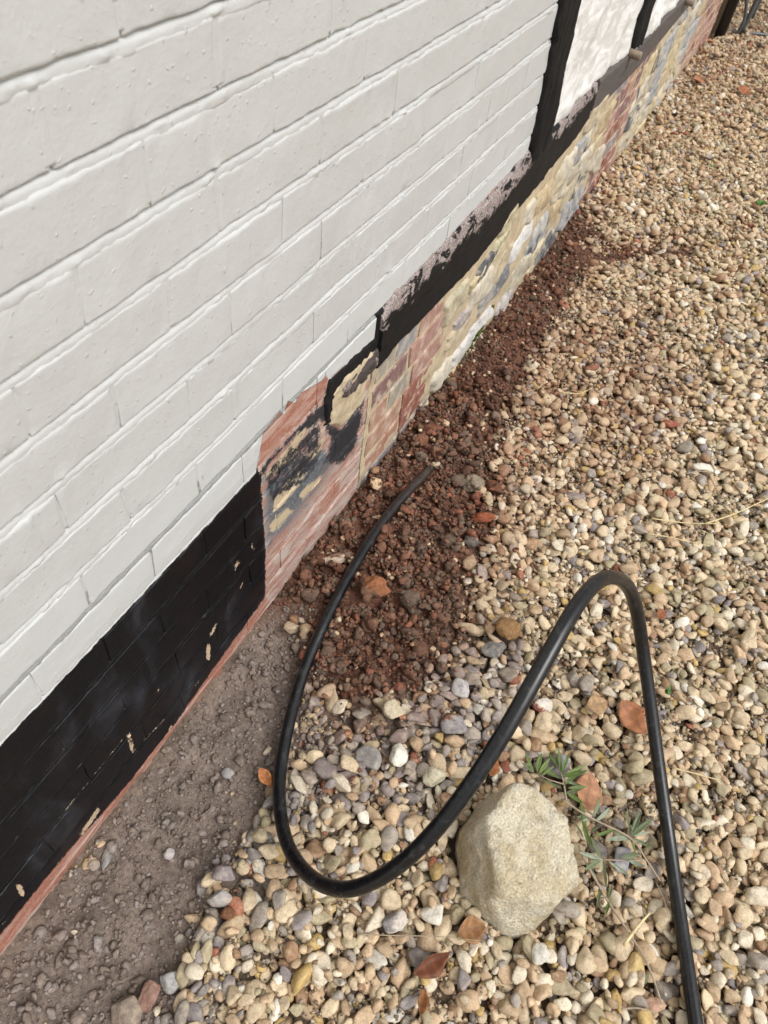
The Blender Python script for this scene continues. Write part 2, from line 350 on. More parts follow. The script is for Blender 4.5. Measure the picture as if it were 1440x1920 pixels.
# painted bed joints: one sheet, weather-struck (recessed under each course, running out over the next)
def mortar_sheet(name, y0, y1, klo, khi, mat, fields, step=0.0055):
    ys = np.arange(y0, y1, step); zs = []
    for k in range(klo, khi+1):
        z = ZA-k*CH; zs += [z+.035, z+.0145, z+.0122, z+.0100, z+.0075, z+.0054, z+.0044, z+.0028, z, z-.003, z-.0055, z-.008, z-.0108, z-.0140, z-.0175]
    zs = np.array(sorted(zs)); Y, Z = np.meshgrid(ys, zs)
    w = fbm2(Y, Z*0, 9, 3, 5)*0.0014
    ph = ((Z - ZA + w) / CH); fr = (ph - np.round(ph))*CH             # distance above nearest bed centre
    prof = np.interp(fr, [-.05, -.0145, -.0105, -.0045, 0, .0022, .0040, .0052, .0085, .05], [-.004, -.004, -.0008, -.0008, -.0012, -.0026, -.0058, -.0075, -.004, -.004])
    kk = np.floor((ZA-Z)/CH).astype(int); ph0 = (Z-ZA)/CH; body = np.abs(ph0-np.round(ph0))*CH > .0085; nearj = np.zeros(Y.shape, bool)
    for k in range(klo-1, khi+1):
        if k in JOINTS:
            for yj in JOINTS[k]: nearj |= (kk == k) & (np.abs(Y-yj) < .0135)
    pv = fbm2(Y, Z, 7, 2, 14); prof = np.where(body & nearj, -.0005 - .0032*np.clip(pv-.05, 0, 1), prof)
    lump = np.clip(fbm2(Y, Z, 55, 3, 11)-0.35, 0, 1)*0.005*(np.abs(fr) < .006)
    X = prof + fbm2(Y, Z, 30, 3, 2)*0.0007 + fbm2(Y, Z, 130, 2, 3)*0.0004 + lump + fbm2(Y, Z, 1.6, 2, 8)*0.003
    V = np.stack([X, Y, Z], -1).reshape(-1, 3); n, m = Y.shape; idx = np.arange(n*m).reshape(n, m)
    F = np.stack([idx[:-1, :-1], idx[:-1, 1:], idx[1:, 1:], idx[1:, :-1]], -1).reshape(-1, 4)
    return mesh(name, V, F, True, paint_fields(V) if fields else None, mat)
painted = obj('painted_brickwork', mortar_sheet('painted_brickwork', -0.55, 2.06, -6, 8, MW, False), cottage, label='white painted brickwork with struck mortar joints')
lower = obj('brick_plinth', mortar_sheet('brick_plinth', -0.55, 1.165, 8, 16, MP, True), cottage, label='brick plinth, black painted to the left and stripped to the right')

def brick_panel(name, y0, y1, z0, z1, mat, seed, relief=1.0, xoff=0.0, fields=False, col=None, res=0.0058, parent=None, rnd=1.0):
    r = np.random.default_rng(seed); tl = r.normal(0, 0.00055, 4)*relief
    tw = r.normal(0, 0.0012, 2)
    er = r.uniform(0.6, 1.5, 4); pe = r.choice([.0003, .0008, .0014, .0024])
    def disp(Y, Z, U, V):
        L, H = y1-y0, z1-z0
        nz = fbm2(Y, Z, 60, 2, seed*0.37)*0.0013*rnd
        ez = np.minimum(V*H/er[2]*1.6, (1-V)*H/er[3]*1.1) + nz; ey = np.minimum(U*L/er[0], (1-U)*L/er[1]) + nz
        x = -0.0034*np.clip(1-ez/0.0036, 0, 1)**2*rnd
        x = np.minimum(x, -pe*np.clip(1-ey/0.004, 0, 1)**2*rnd)
        b = tl[0] + tl[1]*U + tl[2]*V
        fe = np.clip(ey/0.022, 0, 1)*0.9+0.1
        x = x + fe*b + relief*(fe*fbm2(Y, Z, 16, 3, seed*0.71)*0.0012 + fbm2(Y, Z, 90, 2, seed*0.13)*0.00035)
        bl = fbm2(Y, Z, 48, 2, seed*0.53)
        x = x + fe*relief*(np.clip(bl-0.72, 0, 1)*0.007 - np.clip(-bl-0.85, 0, 1)*0.004*((U < .12) | (U > .88)))
        x = x + fbm2(Y, Z, 1.6, 2, 8)*0.003
        return x + xoff
    V3, F = panel_data([(y0+tw[0], z0), (y1+tw[1], z0), (y1-tw[1], z1), (y0-tw[0], z1)], max(int((y1-y0)/res), 9), max(int((z1-z0)/res), 9), disp, -0.018, 0.0012, seed*0.19, 1.0)
    at = paint_fields(V3) if fields else {}
    if col is not None: at['Col'] = np.tile(col, (len(V3), 1))
    return obj('brick', mesh('brick', V3, F, True, at, mat), parent)
n = 0
for k in range(-6, 15):
    zt = ZA-k*CH-0.0050; zb = ZA-(k+1)*CH+0.0050
    js = JOINTS[k]
    for a, b in zip(js[:-1], js[1:]):
        n += 1
        if b-a < 0.03: continue
        zb2 = zb
        if k == 7 and a > 1.13: zb2 = zb + 0.0
        if k == 7: pass
        if k < 8:
            brick_panel('brick', a+.0016, b-.0016, zb2, zt, MW if k < 7 else MP, 100+n, 1.0, 0.0, k >= 7, None, 0.0058, painted)
        else:
            blackz = b < 0.80
            brick_panel('brick', a+.0016, b-.0016, zb, zt, MP, 100+n, 0.6 if blackz else 0.8, 0.0005 if blackz else random.uniform(.0004, .0022), True, None, 0.0055, lower, 0.8 if blackz else 1.0)

# the rest of the plinth: buff mortar with bricks and rubble stones
def strip(name, y0, y1, lo, hi, step, nv, xf, mat, parent, fl=None, label=None, xback=-0.03):
    nu = int((y1-y0)/step)
    def cur(U, V, Y, Z):
        Yc = y0+(y1-y0)*U; a = lo(Yc); b = hi(Yc); return Yc, a+(b-a)*V
    V3, F = panel_data([(y0, 0), (y1, 0), (y1, 1), (y0, 1)], nu, nv, xf, xback, 0, 0, 0, cur)
    at = {}
    if fl:
        at['fl'] = fl(V3)
    return obj(name, mesh(name, V3, F, True, at, mat), parent, label=label)
def sheet(name, y0, y1, z0, z1, step, xf, mat, parent, attrs=None, label=None):
    nu = int((y1-y0)/step); nv = max(int((z1-z0)/step), 3)
    V3, F = panel_data([(y0, z0), (y1, z0), (y1, z1), (y0, z1)], nu, nv, lambda Y, Z, U, V: xf(Y, Z), -0.03)
    return obj(name, mesh(name, V3, F, True, attrs(V3) if attrs else None, mat), parent, label=label)
def sill_lo(y): return np.interp(y, [0.95, 1.18, 1.23, 1.5, 1.72, 2.2, 2.72, 3.4, 4.2, 6.1], [.395, .42, .43, .412, .405, .445, .49, .480, .52, .55])
def sill_hi(y): return np.interp(y, [1.0, 1.15, 1.16, 1.20, 1.39, 1.7, 2.02, 2.25, 2.62, 2.75, 3.24, 4.1, 6.1], [.50, .50, .565, .583, .578, .585, .600, .60, .615, .612, .585, .60, .66])
def bulge(y): return np.interp(y, [1.15, 1.35, 1.7, 2.4, 3.0, 3.3, 3.9, 4.9, 6.1], [0, 0, .006, .012, .006, 0, .008, 0, 0])
PLX = (lambda Y, Z: bulge(Y)-0.001+fbm2(Y, Z, 24, 4, 21)*0.004+fbm2(Y, Z, 1.6, 2, 8)*0.002)
plinth = strip('rubble_plinth', 1.165, YEND, lambda y: y*0-0.2, lambda y: sill_lo(y)+0.012, 0.014, 50, lambda Y, Z, U, V: PLX(Y, Z), MBU, cottage, None, 'plinth of limestone rubble and old brick pointed with buff mortar')
def plinth_brick(y0, y1, z0, z1, col, seed):
    y = (y0+y1)/2; z1 = min(z1, float(sill_lo(y))+0.012)
    if z1-z0 < 0.02: return
    brick_panel('brick', y0, y1, z0, z1, MBR, seed, 0.9, float(bulge(y))+0.0018, False, np.array(col), 0.009, plinth, 0.9)
BC = {'pink': (0.40, 0.24, 0.20), 'purple': (0.24, 0.145, 0.135), 'grey': (0.33, 0.32, 0.315), 'buffgrey': (0.37, 0.33, 0.27), 'red': (0.28, 0.12, 0.09), 'orange': (0.40, 0.22, 0.155), 'violet': (0.26, 0.22, 0.225), 'peach': (0.42, 0.26, 0.19)}
rows = [[('buffgrey', .11), ('grey', .12), ('pink', .16)], [('purple', .20), ('pink', .23)], [('peach', .10), ('buffgrey', .13), ('pink', .21)], [('peach', .2), ('red', .2)], [('orange', .2), ('red', .17)], [('violet', .22), ('violet', .2)]]
ztop = 0.418; sd = 500
for i, row in enumerate(rows):
    z1 = ztop - i*0.0765; z0 = z1-0.064; y = 1.178 + (0.0 if i % 2 else 0.006)
    for c, w in row:
        sd += 1; plinth_brick(y+.002, y+w-.012, z0 + random.uniform(-.003, .003), z1 + random.uniform(-.003, .003), BC[c], sd); y += w
for zone in ((3.12, 3.62), (4.95, 5.99)):
    i = 0; z1 = 0.505 if zone[0] < 4 else 0.54
    while z1 > -0.05:
        z0 = z1-0.064; y = zone[0] + (0 if i % 2 else -0.07)
        while y < zone[1]-0.05:
            w = random.choice([.235, .235, .12]); w = min(w, 6.01-y); sd += 1
            c = random.choice(['pink', 'red', 'orange', 'purple', 'pink', 'peach', 'red'] if zone[0] > 4 else ['pink', 'purple', 'pink', 'red', 'violet', 'peach'])
            plinth_brick(y, y+w-.011, z0, z1, BC[c], sd); y += w
        z1 -= 0.0765; i += 1
def stone_panel(yc, zc, w, hh, rot, col, seed, proud=0.011):
    r = np.random.default_rng(seed)
    nu, nv = 16, 12; u = np.linspace(-1, 1, nu+1); v = np.linspace(-1, 1, nv+1); U, V = np.meshgrid(u, v)
    # square -> rounded blob
    Us = U*np.sqrt(1-0.15*V*V); Vs = V*np.sqrt(1-0.15*U*U)
    an = np.arctan2(Vs, Us); rr = 1.04 + 0.10*np.sin(an*2+r.uniform(0, 6)) + 0.10*np.sin(an*3+r.uniform(0, 6)) + 0.06*np.sin(an*5+r.uniform(0, 6))
    Us = Us*rr; Vs = Vs*rr
    Y = Us*w/2; Z = Vs*hh/2; c, s = math.cos(rot), math.sin(rot); Y, Z = yc+Y*c-Z*s, zc+Y*s+Z*c
    e = np.maximum(np.abs(U), np.abs(V))
    X = -0.012 + (proud*.75+0.012)*np.clip(1-e**8, 0, 1)**0.5 + (fbm2(Y, Z, 22, 3, seed)*0.006 + fbm2(Y, Z, 75, 2, seed)*0.0018)*(1-e**4) + (U*r.uniform(-.004, .004)+V*r.uniform(-.005, .003)) + float(bulge(yc))
    V3 = np.stack([X, Y, Z], -1).reshape(-1, 3); idx = np.arange((nu+1)*(nv+1)).reshape(nv+1, nu+1)
    F = np.stack([idx[:-1, :-1], idx[:-1, 1:], idx[1:, 1:], idx[1:, :-1]], -1).reshape(-1, 4)
    cc = np.tile(np.array(col), (len(V3), 1))
    if seed % 8 == 0:                                   # remnants of dark bituminous paint
        m = (fbm(V3, 26, 2, seed) > 0.12)[:, None]; cc = np.where(m, np.array([0.11, 0.115, 0.125]), cc)
    obj('stone', mesh('stone', V3, F, True, {'Col': cc}, MST), plinth)
KN = []
SCOL = [(.50, .43, .30), (.54, .45, .28), (.44, .39, .31), (.36, .36, .36), (.58, .53, .43), (.33, .335, .345), (.47, .37, .235), (.48, .43, .34)]
for (px, py, w, hh, rot, c) in [(977, 447, .17, .085, .25, (.66, .65, .63)), (1010, 425, .15, .085, .1, (.42, .42, .41)), (937, 461, .13, .085, .1, (.48, .44, .3)), (912, 497, .16, .06, .2, (.11, .115, .125)), (936, 528, .14, .075, .2, (.19, .19, .2)), (911, 560, .12, .06, .2, (.30, .29, .28)),
                                (973, 507, .19, .10, .1, (.46, .42, .33)), (1017, 468, .2, .09, .1, (.27, .27, .265)), (946, 566, .18, .085, .1, (.44, .41, .39)), (899, 606, .2, .055, .0, (.58, .57, .55)), (858, 566, .17, .09, .15, (.47, .43, .31)), (869, 597, .14, .05, .1, (.36, .32, .31)), (858, 622, .16, .05, .1, (.44, .37, .26)), (872, 648, .2, .06, .05, (.55, .53, .5)),
                                (950, 417, .14, .06, .15, (.48, .42, .28)), (893, 528, .1, .05, .2, (.5, .42, .27)), (1000, 478, .13, .07, .2, (.5, .43, .3))]:
    y, z = wall(px, py, 0.01); sd += 1; KN.append((y, z)); stone_panel(y, z, w, hh, rot, c, sd if sd % 5 else sd+1)
def rubble(y0, y1, zlo=-0.06):
    global sd
    z = zlo
    while z < 0.56:
        hh = random.uniform(.07, .12); y = y0 + random.uniform(-.04, .02)
        while y < y1-0.04:
            w = random.uniform(.10, .24); sd += 1
            if z+hh*0.5 < float(sill_lo(y+w/2)) - 0.01 and all(abs(y+w/2-q[0]) > .11 or abs(z+hh/2-q[1]) > .05 for q in KN): stone_panel(y+w/2, z+hh/2, w*1.1, hh*1.06, random.gauss(0, .10), random.choice(SCOL), sd, random.uniform(.006, .015))
            y += w*random.uniform(1.0, 1.12)
        z += hh*1.02
rubble(1.63, 2.5); rubble(2.5, 3.10); rubble(3.64, 4.93)

# sill beam, posts, infill panels
def sill_x(Y, Z, U, V):
    ed = np.minimum(V, 1-V); return 0.013 + fbm2(Y*0.15, Z, 70, 3, 31)*0.002 + fbm2(Y, Z, 14, 2, 32)*0.0016 - 0.010*np.clip(1-ed/0.05, 0, 1)**2 - 0.009*np.clip((V-0.78)/0.22, 0, 1) + bulge(Y)*0.3
rag = lambda y, s: fbm2(y, y*0, 34, 3, s)*0.005
def sill_flake(V3):
    v = (V3[:, 2]-sill_lo(V3[:, 1]))/np.maximum(sill_hi(V3[:, 1])-sill_lo(V3[:, 1]), .01)
    return np.clip(0.03 + 0.58*np.clip((v-0.50)/0.32, 0, 1) - 0.5*np.clip((V3[:, 1]-2.0)/.15, 0, 1)*np.clip((2.3-V3[:, 1])/.1, 0, 1), 0, 1)
strip('sill_beam', 1.166, 2.672, lambda y: sill_lo(y)+rag(y, 41), lambda y: sill_hi(y)+rag(y, 42)*1.5, 0.008, 26, sill_x, MBT, cottage, sill_flake, 'black painted timber sill beam with flaking pinkish upper edge')
def oak_x(Y, Z, U, V):
    ed = np.minimum(V, 1-V); return 0.016 + fbm2(Y*0.1, Z, 60, 2, 51)*0.0008 - 0.006*np.clip(1-ed/0.04, 0, 1)**2
oak = strip('sill_beam', 2.676, YEND-0.25, lambda y: sill_lo(y)+0.004, lambda y: sill_hi(y)+0.004, 0.02, 22, oak_x, MGT, cottage, None, 'newer grey unpainted oak sill beam')
def tube_pts(P, rad, sides=10, cap=True):
    P = np.asarray(P, float); n = len(P); T = np.gradient(P, axis=0); T /= np.linalg.norm(T, axis=1)[:, None]
    rad = np.broadcast_to(rad, (n,)); N = np.zeros_like(P); a = np.array([0, 0, 1.]) if abs(T[0][2]) < .9 else np.array([1., 0, 0])
    v = a - T[0]*(a@T[0]); N[0] = v/np.linalg.norm(v)
    for i in range(1, n):
        v = N[i-1]-T[i]*(N[i-1]@T[i]); N[i] = v/np.linalg.norm(v)
    B = np.cross(T, N); an = np.linspace(0, 2*np.pi, sides, endpoint=False)
    V = P[:, None] + rad[:, None, None]*(np.cos(an)[None, :, None]*N[:, None] + np.sin(an)[None, :, None]*B[:, None])
    V = V.reshape(-1, 3); F = []
    i = np.arange(n-1)[:, None]*sides; j = np.arange(sides)[None, :]; j2 = (j+1) % sides
    F = np.stack([i+j, i+j2, i+sides+j2, i+sides+j], -1).reshape(-1, 4)
    if cap:
        c0, c1 = len(V), len(V)+1; V = np.concatenate([V, P[:1], P[-1:]]); jj = np.arange(sides); k2 = (jj+1) % sides
        F = np.concatenate([F, np.stack([np.full(sides, c0), k2, jj, jj], -1), np.stack([np.full(sides, c1), (n-1)*sides+jj, (n-1)*sides+k2, (n-1)*sides+k2], -1)])
    return V, F
def mesh_q(name, V, F, smooth=True, attrs=None, mat=None):        # quads that may hold degenerate (triangle) faces
    me = bpy.data.meshes.new(name); me.from_pydata([tuple(v) for v in V], [], [tuple(dict.fromkeys(int(x) for x in f)) for f in F])
    me.polygons.foreach_set('use_smooth', np.full(len(me.polygons), bool(smooth)))
    for nme, a in (attrs or {}).items():
        a = np.asarray(a, np.float32)
        if a.ndim == 2:
            at = me.attributes.new(nme, 'FLOAT_COLOR', 'POINT'); c = np.ones((len(V), 4), np.float32); c[:, :3] = a; at.data.foreach_set('color', c.ravel())
        else:
            at = me.attributes.new(nme, 'FLOAT', 'POINT'); at.data.foreach_set('value', a)
    if mat: me.materials.append(mat)
    return me
for (px, py) in ((1190, 102), (1291, 3)):
    y, z = wall(px, py, 0.03)
    V, F = tube_pts([(0.005, y, z), (0.03, y, z), (0.052, y-0.001, z-0.001), (0.055, y-0.001, z-0.001)], [.016, .0155, .015, .012], 10)
    obj('peg', mesh_q('peg', V, F, True, None, m_plain('oak_peg', (0.25, 0.2, 0.15), 0.8, 0.2) if px < 1200 else bpy.data.materials['oak_peg']), oak, label='projecting oak peg')
def post(yb0, yb1, yt0, yt1, zb, zt, seed):
    def xf(Y, Z, U, V):
        ed = np.minimum(U, 1-U); return 0.016 + fbm2(Y, Z*0.08, 75, 4, seed)*0.006 + fbm2(Y, Z, 9, 2, seed)*0.003 - 0.012*np.clip(1-ed/0.10, 0, 1)**2
    V3, F = panel_data([(yb0, zb), (yb1, zb), (yt1, zt), (yt0, zt)], 34, 150, xf, -0.03, 0.006, seed)
    obj('timber_post', mesh('timber_post', V3, F, True, None, MPO), cottage, label='rough black painted timber post leaning slightly')
post(2.045, 2.200, 1.73, 1.885, 0.57, 2.1, 61)
post(3.10, 3.245, 3.01, 3.16, 0.60, 2.1, 62)
def ren_x(Y, Z, U, V):
    lo = sill_hi(Y); near = np.clip((Z-lo)/0.10, 0, 1)
    return -0.004 + 0.012*(1-near)*(Z > lo) + fbm2(Y, Z, 11, 4, 71)*0.006 + fbm2(Y, Z, 50, 3, 72)*0.0022
for (a, b) in ((2.13, 3.12), (3.17, YEND-0.12)):
    V3, F = panel_data([(a, 0.56), (b, 0.56), (b, 2.1), (a, 2.1)], int((b-a)/0.014), 100, ren_x, -0.03)
    obj('render_panel', mesh('render_panel', V3, F, True, None, MRE), cottage, label='rough limewashed render between the timber posts')
# mortar repair at the rotten end of the sill
REP = [(624, 742), (644, 712), (672, 686), (704, 656), (716, 662), (705, 690), (690, 712), (688, 745), (660, 782), (640, 800), (622, 798), (618, 770), (627, 745)]
def poly_plate(name, poly, x, res, mat, parent, seed, label=None, amp=.0025, attrs=None):
    W = np.array([wall(*p, x) for p in poly]); lo = W.min(0); hi = W.max(0)
    ys = np.arange(lo[0]-.01, hi[0]+.01, res); zs = np.arange(lo[1]-.01, hi[1]+.01, res); Y, Z = np.meshgrid(ys, zs)
    s = sdf_poly(np.stack([Y.ravel(), Z.ravel()], 1), W).reshape(Y.shape) + fbm2(Y, Z, 55, 3, seed)*0.003
    X = x - 0.008*np.clip((s+0.008)/0.010, 0, 1.4)**2 + fbm2(Y, Z, 40, 3, seed+1)*amp*(s < 0)
    V = np.stack([X, Y, Z], -1).reshape(-1, 3); m, k = Y.shape; idx = np.arange(m*k).reshape(m, k)
    F = np.stack([idx[:-1, :-1], idx[:-1, 1:], idx[1:, 1:], idx[1:, :-1]], -1).reshape(-1, 4)
    keep = (s.ravel()[F] < 0.006).any(1)
    F = F[keep]; used = np.unique(F); mp = np.full(len(V), -1); mp[used] = np.arange(len(used))
    return obj(name, mesh(name, V[used], mp[F], True, attrs(V[used]) if attrs else None, mat), parent, label=label)
poly_plate('repair_mortar', REP, 0.006, 0.004, MBU, cottage, 81, 'buff mortar repair packed round the rotten end of the sill')
poly_plate('sill_end', [(640, 738), (650, 722), (690, 680), (712, 655), (722, 662), (700, 700), (672, 728), (642, 752)], 0.010, 0.004, MOT, cottage, 85, 'exposed rotten end of the sill beam', 0.006, lambda V: {'fl': np.full(len(V), 0.42)})
poly_plate('sill_beam', [(612, 800), (612, 755), (620, 714), (660, 676), (706, 634), (711, 590), (722, 580), (745, 610), (738, 645), (712, 672), (690, 684), (650, 706), (630, 738), (624, 792)], 0.0045, 0.0035, MBT, cottage, 88, 'thin ragged black end of the painted sill', 0.002, lambda V: {'fl': np.full(len(V), 0.05)})
# a wall edge beyond: downpipe and board
dp = wall(1352, 0, 0.06)
V, F = tube_pts([(0.06, YEND+0.03, -0.05), (0.06, YEND+0.03, 0.5), (0.06, YEND+0.03, 1.5), (0.06, YEND+0.03, 2.8)], 0.034, 14)
obj('downpipe', mesh_q('downpipe', V, F, True, None, MBP), None, label='black downpipe at the far corner of the cottage wall', cat='downpipe')
obj('corner_board', boxmesh('corner_board', -0.02, 0.085, YEND+0.085, YEND+0.12, 0.0, 2.2, MWD), None, label='weathered brown timber board standing behind the black downpipe', cat='board')

# ------------------------------------------------------------------ ground
TRENCH = [(-300, 2300), (-300, 2160), (0, 1790), (500, 1140), (585, 1120), (555, 1290), (545, 1420), (490, 1560), (400, 1640), (370, 1760), (330, 1920), (300, 2300)]
RED = [(490, 1150), (600, 990), (680, 895), (850, 690), (1000, 490), (1075, 395), (1120, 440), (1085, 505), (1040, 600), (985, 700), (930, 800), (925, 900), (915, 1000), (870, 1090), (855, 1200), (770, 1290), (700, 1330), (630, 1340), (575, 1260), (590, 1150)]
TONGUE = [(1075, 470), (1200, 455), (1300, 460), (1295, 490), (1200, 490), (1080, 520)]
FARD = [(1150, 330), (1260, 120), (1440, 40), (1440, 160), (1330, 210), (1230, 300)]
GREYZ = [(520, 1400), (560, 1290), (650, 1345), (780, 1290), (860, 1220), (960, 1240), (930, 1330), (1000, 1420), (780, 1500), (640, 1480), (560, 1560), (480, 1700), (420, 1900), (330, 1920), (380, 1740), (480, 1570)]
PINKZ = [(950, 700), (1060, 560), (1250, 600), (1290, 800), (1230, 900), (1000, 950), (920, 1130), (880, 1100), (930, 900)]
def zone(XY, poly, w):
    P3 = np.concatenate([XY, np.zeros((len(XY), 1))], 1); pr = proj(P3); d = np.maximum(pr[:, 2], .3)
    s = sdf_poly(pr[:, :2], poly)*d/FPX      # about metres
    ok = pr[:, 2] > 0.25
    return np.where(ok, np.clip(0.5 - s/(2*w), 0, 1), 0)
def terrain(XY):
    XY = np.asarray(XY, float); x, y = XY[:, 0], XY[:, 1]
    tr = zone(XY, TRENCH, 0.06); rd = zone(XY, RED, 0.08)
    z = 0.004*fbm2(x, y, 3, 2, 91) - 0.004
    z = z - tr*0.02 - tr*0.01*np.clip(1-x/.08, 0, 1) + rd*0.016
    z = z + tr*(fbm2(x, y, 16, 4, 92)*0.008 + fbm2(x, y, 55, 3, 94)*0.005) + rd*(np.abs(fbm2(x, y, 22, 4, 93))*0.018 + fbm2(x, y, 70, 2, 95)*0.004)
    bank = np.clip(1-np.abs(tr-0.45)/0.4, 0, 1); z = z + bank*0.006
    z = z - 0.10*np.clip((0.02-x)/0.3, 0, 1)*0
    return z
def dense(a, b, st, grow, end):
    L = list(np.arange(a, b, st)); s = st
    while L[-1] < end: s *= grow; L.append(L[-1]+s)
    return L
xs = dense(-0.03, 1.35, 0.0085, 1.25, 150); xl = [-150, -60, -25, -10, -4, -1.5, -0.5, -0.15]; xs = np.array(xl+xs)
ys = dense(-0.45, 2.6, 0.0085, 1.03, 9); ys = dense(-0.45, 2.6, 0.0085, 1.03, 9)
s = ys[-1]-ys[-2]
while ys[-1] < 200: s *= 1.3; ys.append(ys[-1]+s)
ys = np.array([-150, -60, -25, -10, -4, -1.8, -0.9, -0.6]+ys)
GX, GY = np.meshgrid(xs, ys); XY = np.stack([GX.ravel(), GY.ravel()], 1)
near = (np.abs(XY[:, 0]) < 3) & (XY[:, 1] > -1) & (XY[:, 1] < 12)
GZ = np.full(len(XY), -0.004); GZ[near] = terrain(XY[near])
tr = np.zeros(len(XY)); rd = tr.copy(); tg = tr.copy(); gz = tr.copy()
tr[near] = zone(XY[near], TRENCH, .03); rd[near] = np.maximum(zone(XY[near], RED, .05), zone(XY[near], TONGUE, .03)*.7); gz[near] = zone(XY[near], GREYZ, .06); tg[near] = zone(XY[near], PINKZ, .1)
C_SOIL = np.array([.225, .177, .147]); C_RED = np.array([.145, .068, .046]); C_BED = np.array([.12, .085, .058]); C_GB = np.array([.17, .135, .115])
cols = np.tile(C_BED, (len(XY), 1))
for w, c in ((gz, C_GB), (tg*0.6, C_RED*1.3), (tr, C_SOIL), (rd, C_RED)): cols = cols*(1-w[:, None]) + w[:, None]*c
out = np.clip(np.maximum.reduce([(XY[:, 0]-1.75)/.2, (-.4-XY[:, 1])/.1, (XY[:, 1]-8)/.5]), 0, 1)[:, None]; cols = cols*(1-out) + out*np.array([.36, .28, .185])
m, k = GX.shape; idx = np.arange(m*k).reshape(m, k)
F = np.stack([idx[:-1, :-1], idx[:-1, 1:], idx[1:, 1:], idx[1:, :-1]], -1).reshape(-1, 4)
ground = obj('ground', mesh('ground', np.stack([XY[:, 0], XY[:, 1], GZ], 1), F, True, {'Col': cols}, MGR), kind='structure')

# ------------------------------------------------------------------ stones: unit shapes
def ico(sub):
    t = (1+5**.5)/2
    V = [(-1, t, 0), (1, t, 0), (-1, -t, 0), (1, -t, 0), (0, -1, t), (0, 1, t), (0, -1, -t), (0, 1, -t), (t, 0, -1), (t, 0, 1), (-t, 0, -1), (-t, 0, 1)]
    V = [np.array(v)/np.linalg.norm(v) for v in V]
    F = [(0, 11, 5), (0, 5, 1), (0, 1, 7), (0, 7, 10), (0, 10, 11), (1, 5, 9), (5, 11, 4), (11, 10, 2), (10, 7, 6), (7, 1, 8), (3, 9, 4), (3, 4, 2), (3, 2, 6), (3, 6, 8), (3, 8, 9), (4, 9, 5), (2, 4, 11), (6, 2, 10), (8, 6, 7), (9, 8, 1)]
    for _ in range(sub):
        c = {}; G = []
        def mid(a, b):
            kk = (min(a, b), max(a, b))
            if kk not in c: v = V[a]+V[b]; V.append(v/np.linalg.norm(v)); c[kk] = len(V)-1
            return c[kk]
        for a, b, d in F:
            x, y, z = mid(a, b), mid(b, d), mid(d, a); G += [(a, x, z), (b, y, x), (d, z, y), (x, y, z)]
        F = G
    return np.array(V), np.array(F)
ICO = [ico(0), ico(1), ico(2), ico(3), ico(4)]
def shape(D, kind, seed):
    """unit stone radius in each direction D; kind 0 round pebble, 1 angular chip, 2 crumb"""
    r = np.random.default_rng(seed)
    npl = {0: 9, 1: 8, 2: 10}[kind]; N = r.normal(size=(npl, 3)); N /= np.linalg.norm(N, axis=1)[:, None]
    dd = r.uniform(*{0: (.66, 1.0), 1: (.5, .85), 2: (.55, 1.0)}[kind], npl); p = {0: r.uniform(6, 18), 1: 26.0, 2: 12.0}[kind]
    q = np.clip(D@N.T, 0, None)/dd
    rad = 1.0/(((q**p).sum(1) + (1/1.15)**p)**(1/p))
    rad = rad*(1 + {0: .08, 1: .05, 2: .22}[kind]*fbm(D, 2.1, 2, seed % 97)) 
    V = D*rad[:, None]; return V/np.abs(V).max(0)[None, :]
PROTO = {(kd, sb): [shape(ICO[sb][0], kd, 1000*kd+i) for i in range(36)] for kd in (0, 1, 2) for sb in (0, 1, 2)}
def rotm(yaw, tx, ty):
    cy, sy = np.cos(yaw), np.sin(yaw); Rz = np.array([[cy, -sy, 0], [sy, cy, 0], [0, 0, 1]])
    c, s = np.cos(tx), np.sin(tx); Rx = np.array([[1, 0, 0], [0, c, -s], [0, s, c]])
    c, s = np.cos(ty), np.sin(ty); Ry = np.array([[c, 0, s], [0, 1, 0], [-s, 0, c]])
    return Rz@Rx@Ry
# height map the stones are dropped on
HC = 0.005; HX0, HY0 = -0.03, -0.5; HNX, HNY = int(2.1/HC), int(9.2/HC)
hx = HX0+(np.arange(HNX)+.5)*HC; hy = HY0+(np.arange(HNY)+.5)*HC
A, B = np.meshgrid(hx, hy); HM = terrain(np.stack([A.ravel(), B.ravel()], 1)).reshape(HNY, HNX)
def foot(x, y, a, b, yaw):
    r = max(a, b); i0 = int((x-r-HX0)/HC); i1 = int((x+r-HX0)/HC)+1; j0 = int((y-r-HY0)/HC); j1 = int((y+r-HY0)/HC)+1
    i0 = max(i0, 0); j0 = max(j0, 0); i1 = min(i1, HNX); j1 = min(j1, HNY)
    if i1 <= i0 or j1 <= j0: return None
    X, Y = np.meshgrid(hx[i0:i1]-x, hy[j0:j1]-y); c, s = math.cos(yaw), math.sin(yaw)
    d2 = ((X*c+Y*s)/a)**2 + ((-X*s+Y*c)/b)**2
    return (slice(j0, j1), slice(i0, i1)), d2
def drop(x, y, a, b, c, yaw, pct=0.6, sink=0.25, zmax=.064):
    f = foot(x, y, a, b, yaw)
    if f is None: return None
    sl_, d2 = f; msk = d2 < 1
    if not msk.any(): return None
    sub = HM[sl_]; hgt = np.partition(sub[msk], int(pct*(msk.sum()-1)))[int(pct*(msk.sum()-1))]
    z = hgt + c*(1-sink*2) * 0.9
    if z+c > zmax: return None
    top = z + c*np.sqrt(np.clip(1-d2, 0, 1)); HM[sl_] = np.where(msk, np.maximum(sub, top), sub)
    return z
def surf(x, y):
    i = min(max(int((x-HX0)/HC), 0), HNX-1); j = min(max(int((y-HY0)/HC), 0), HNY-1); return HM[j, i]

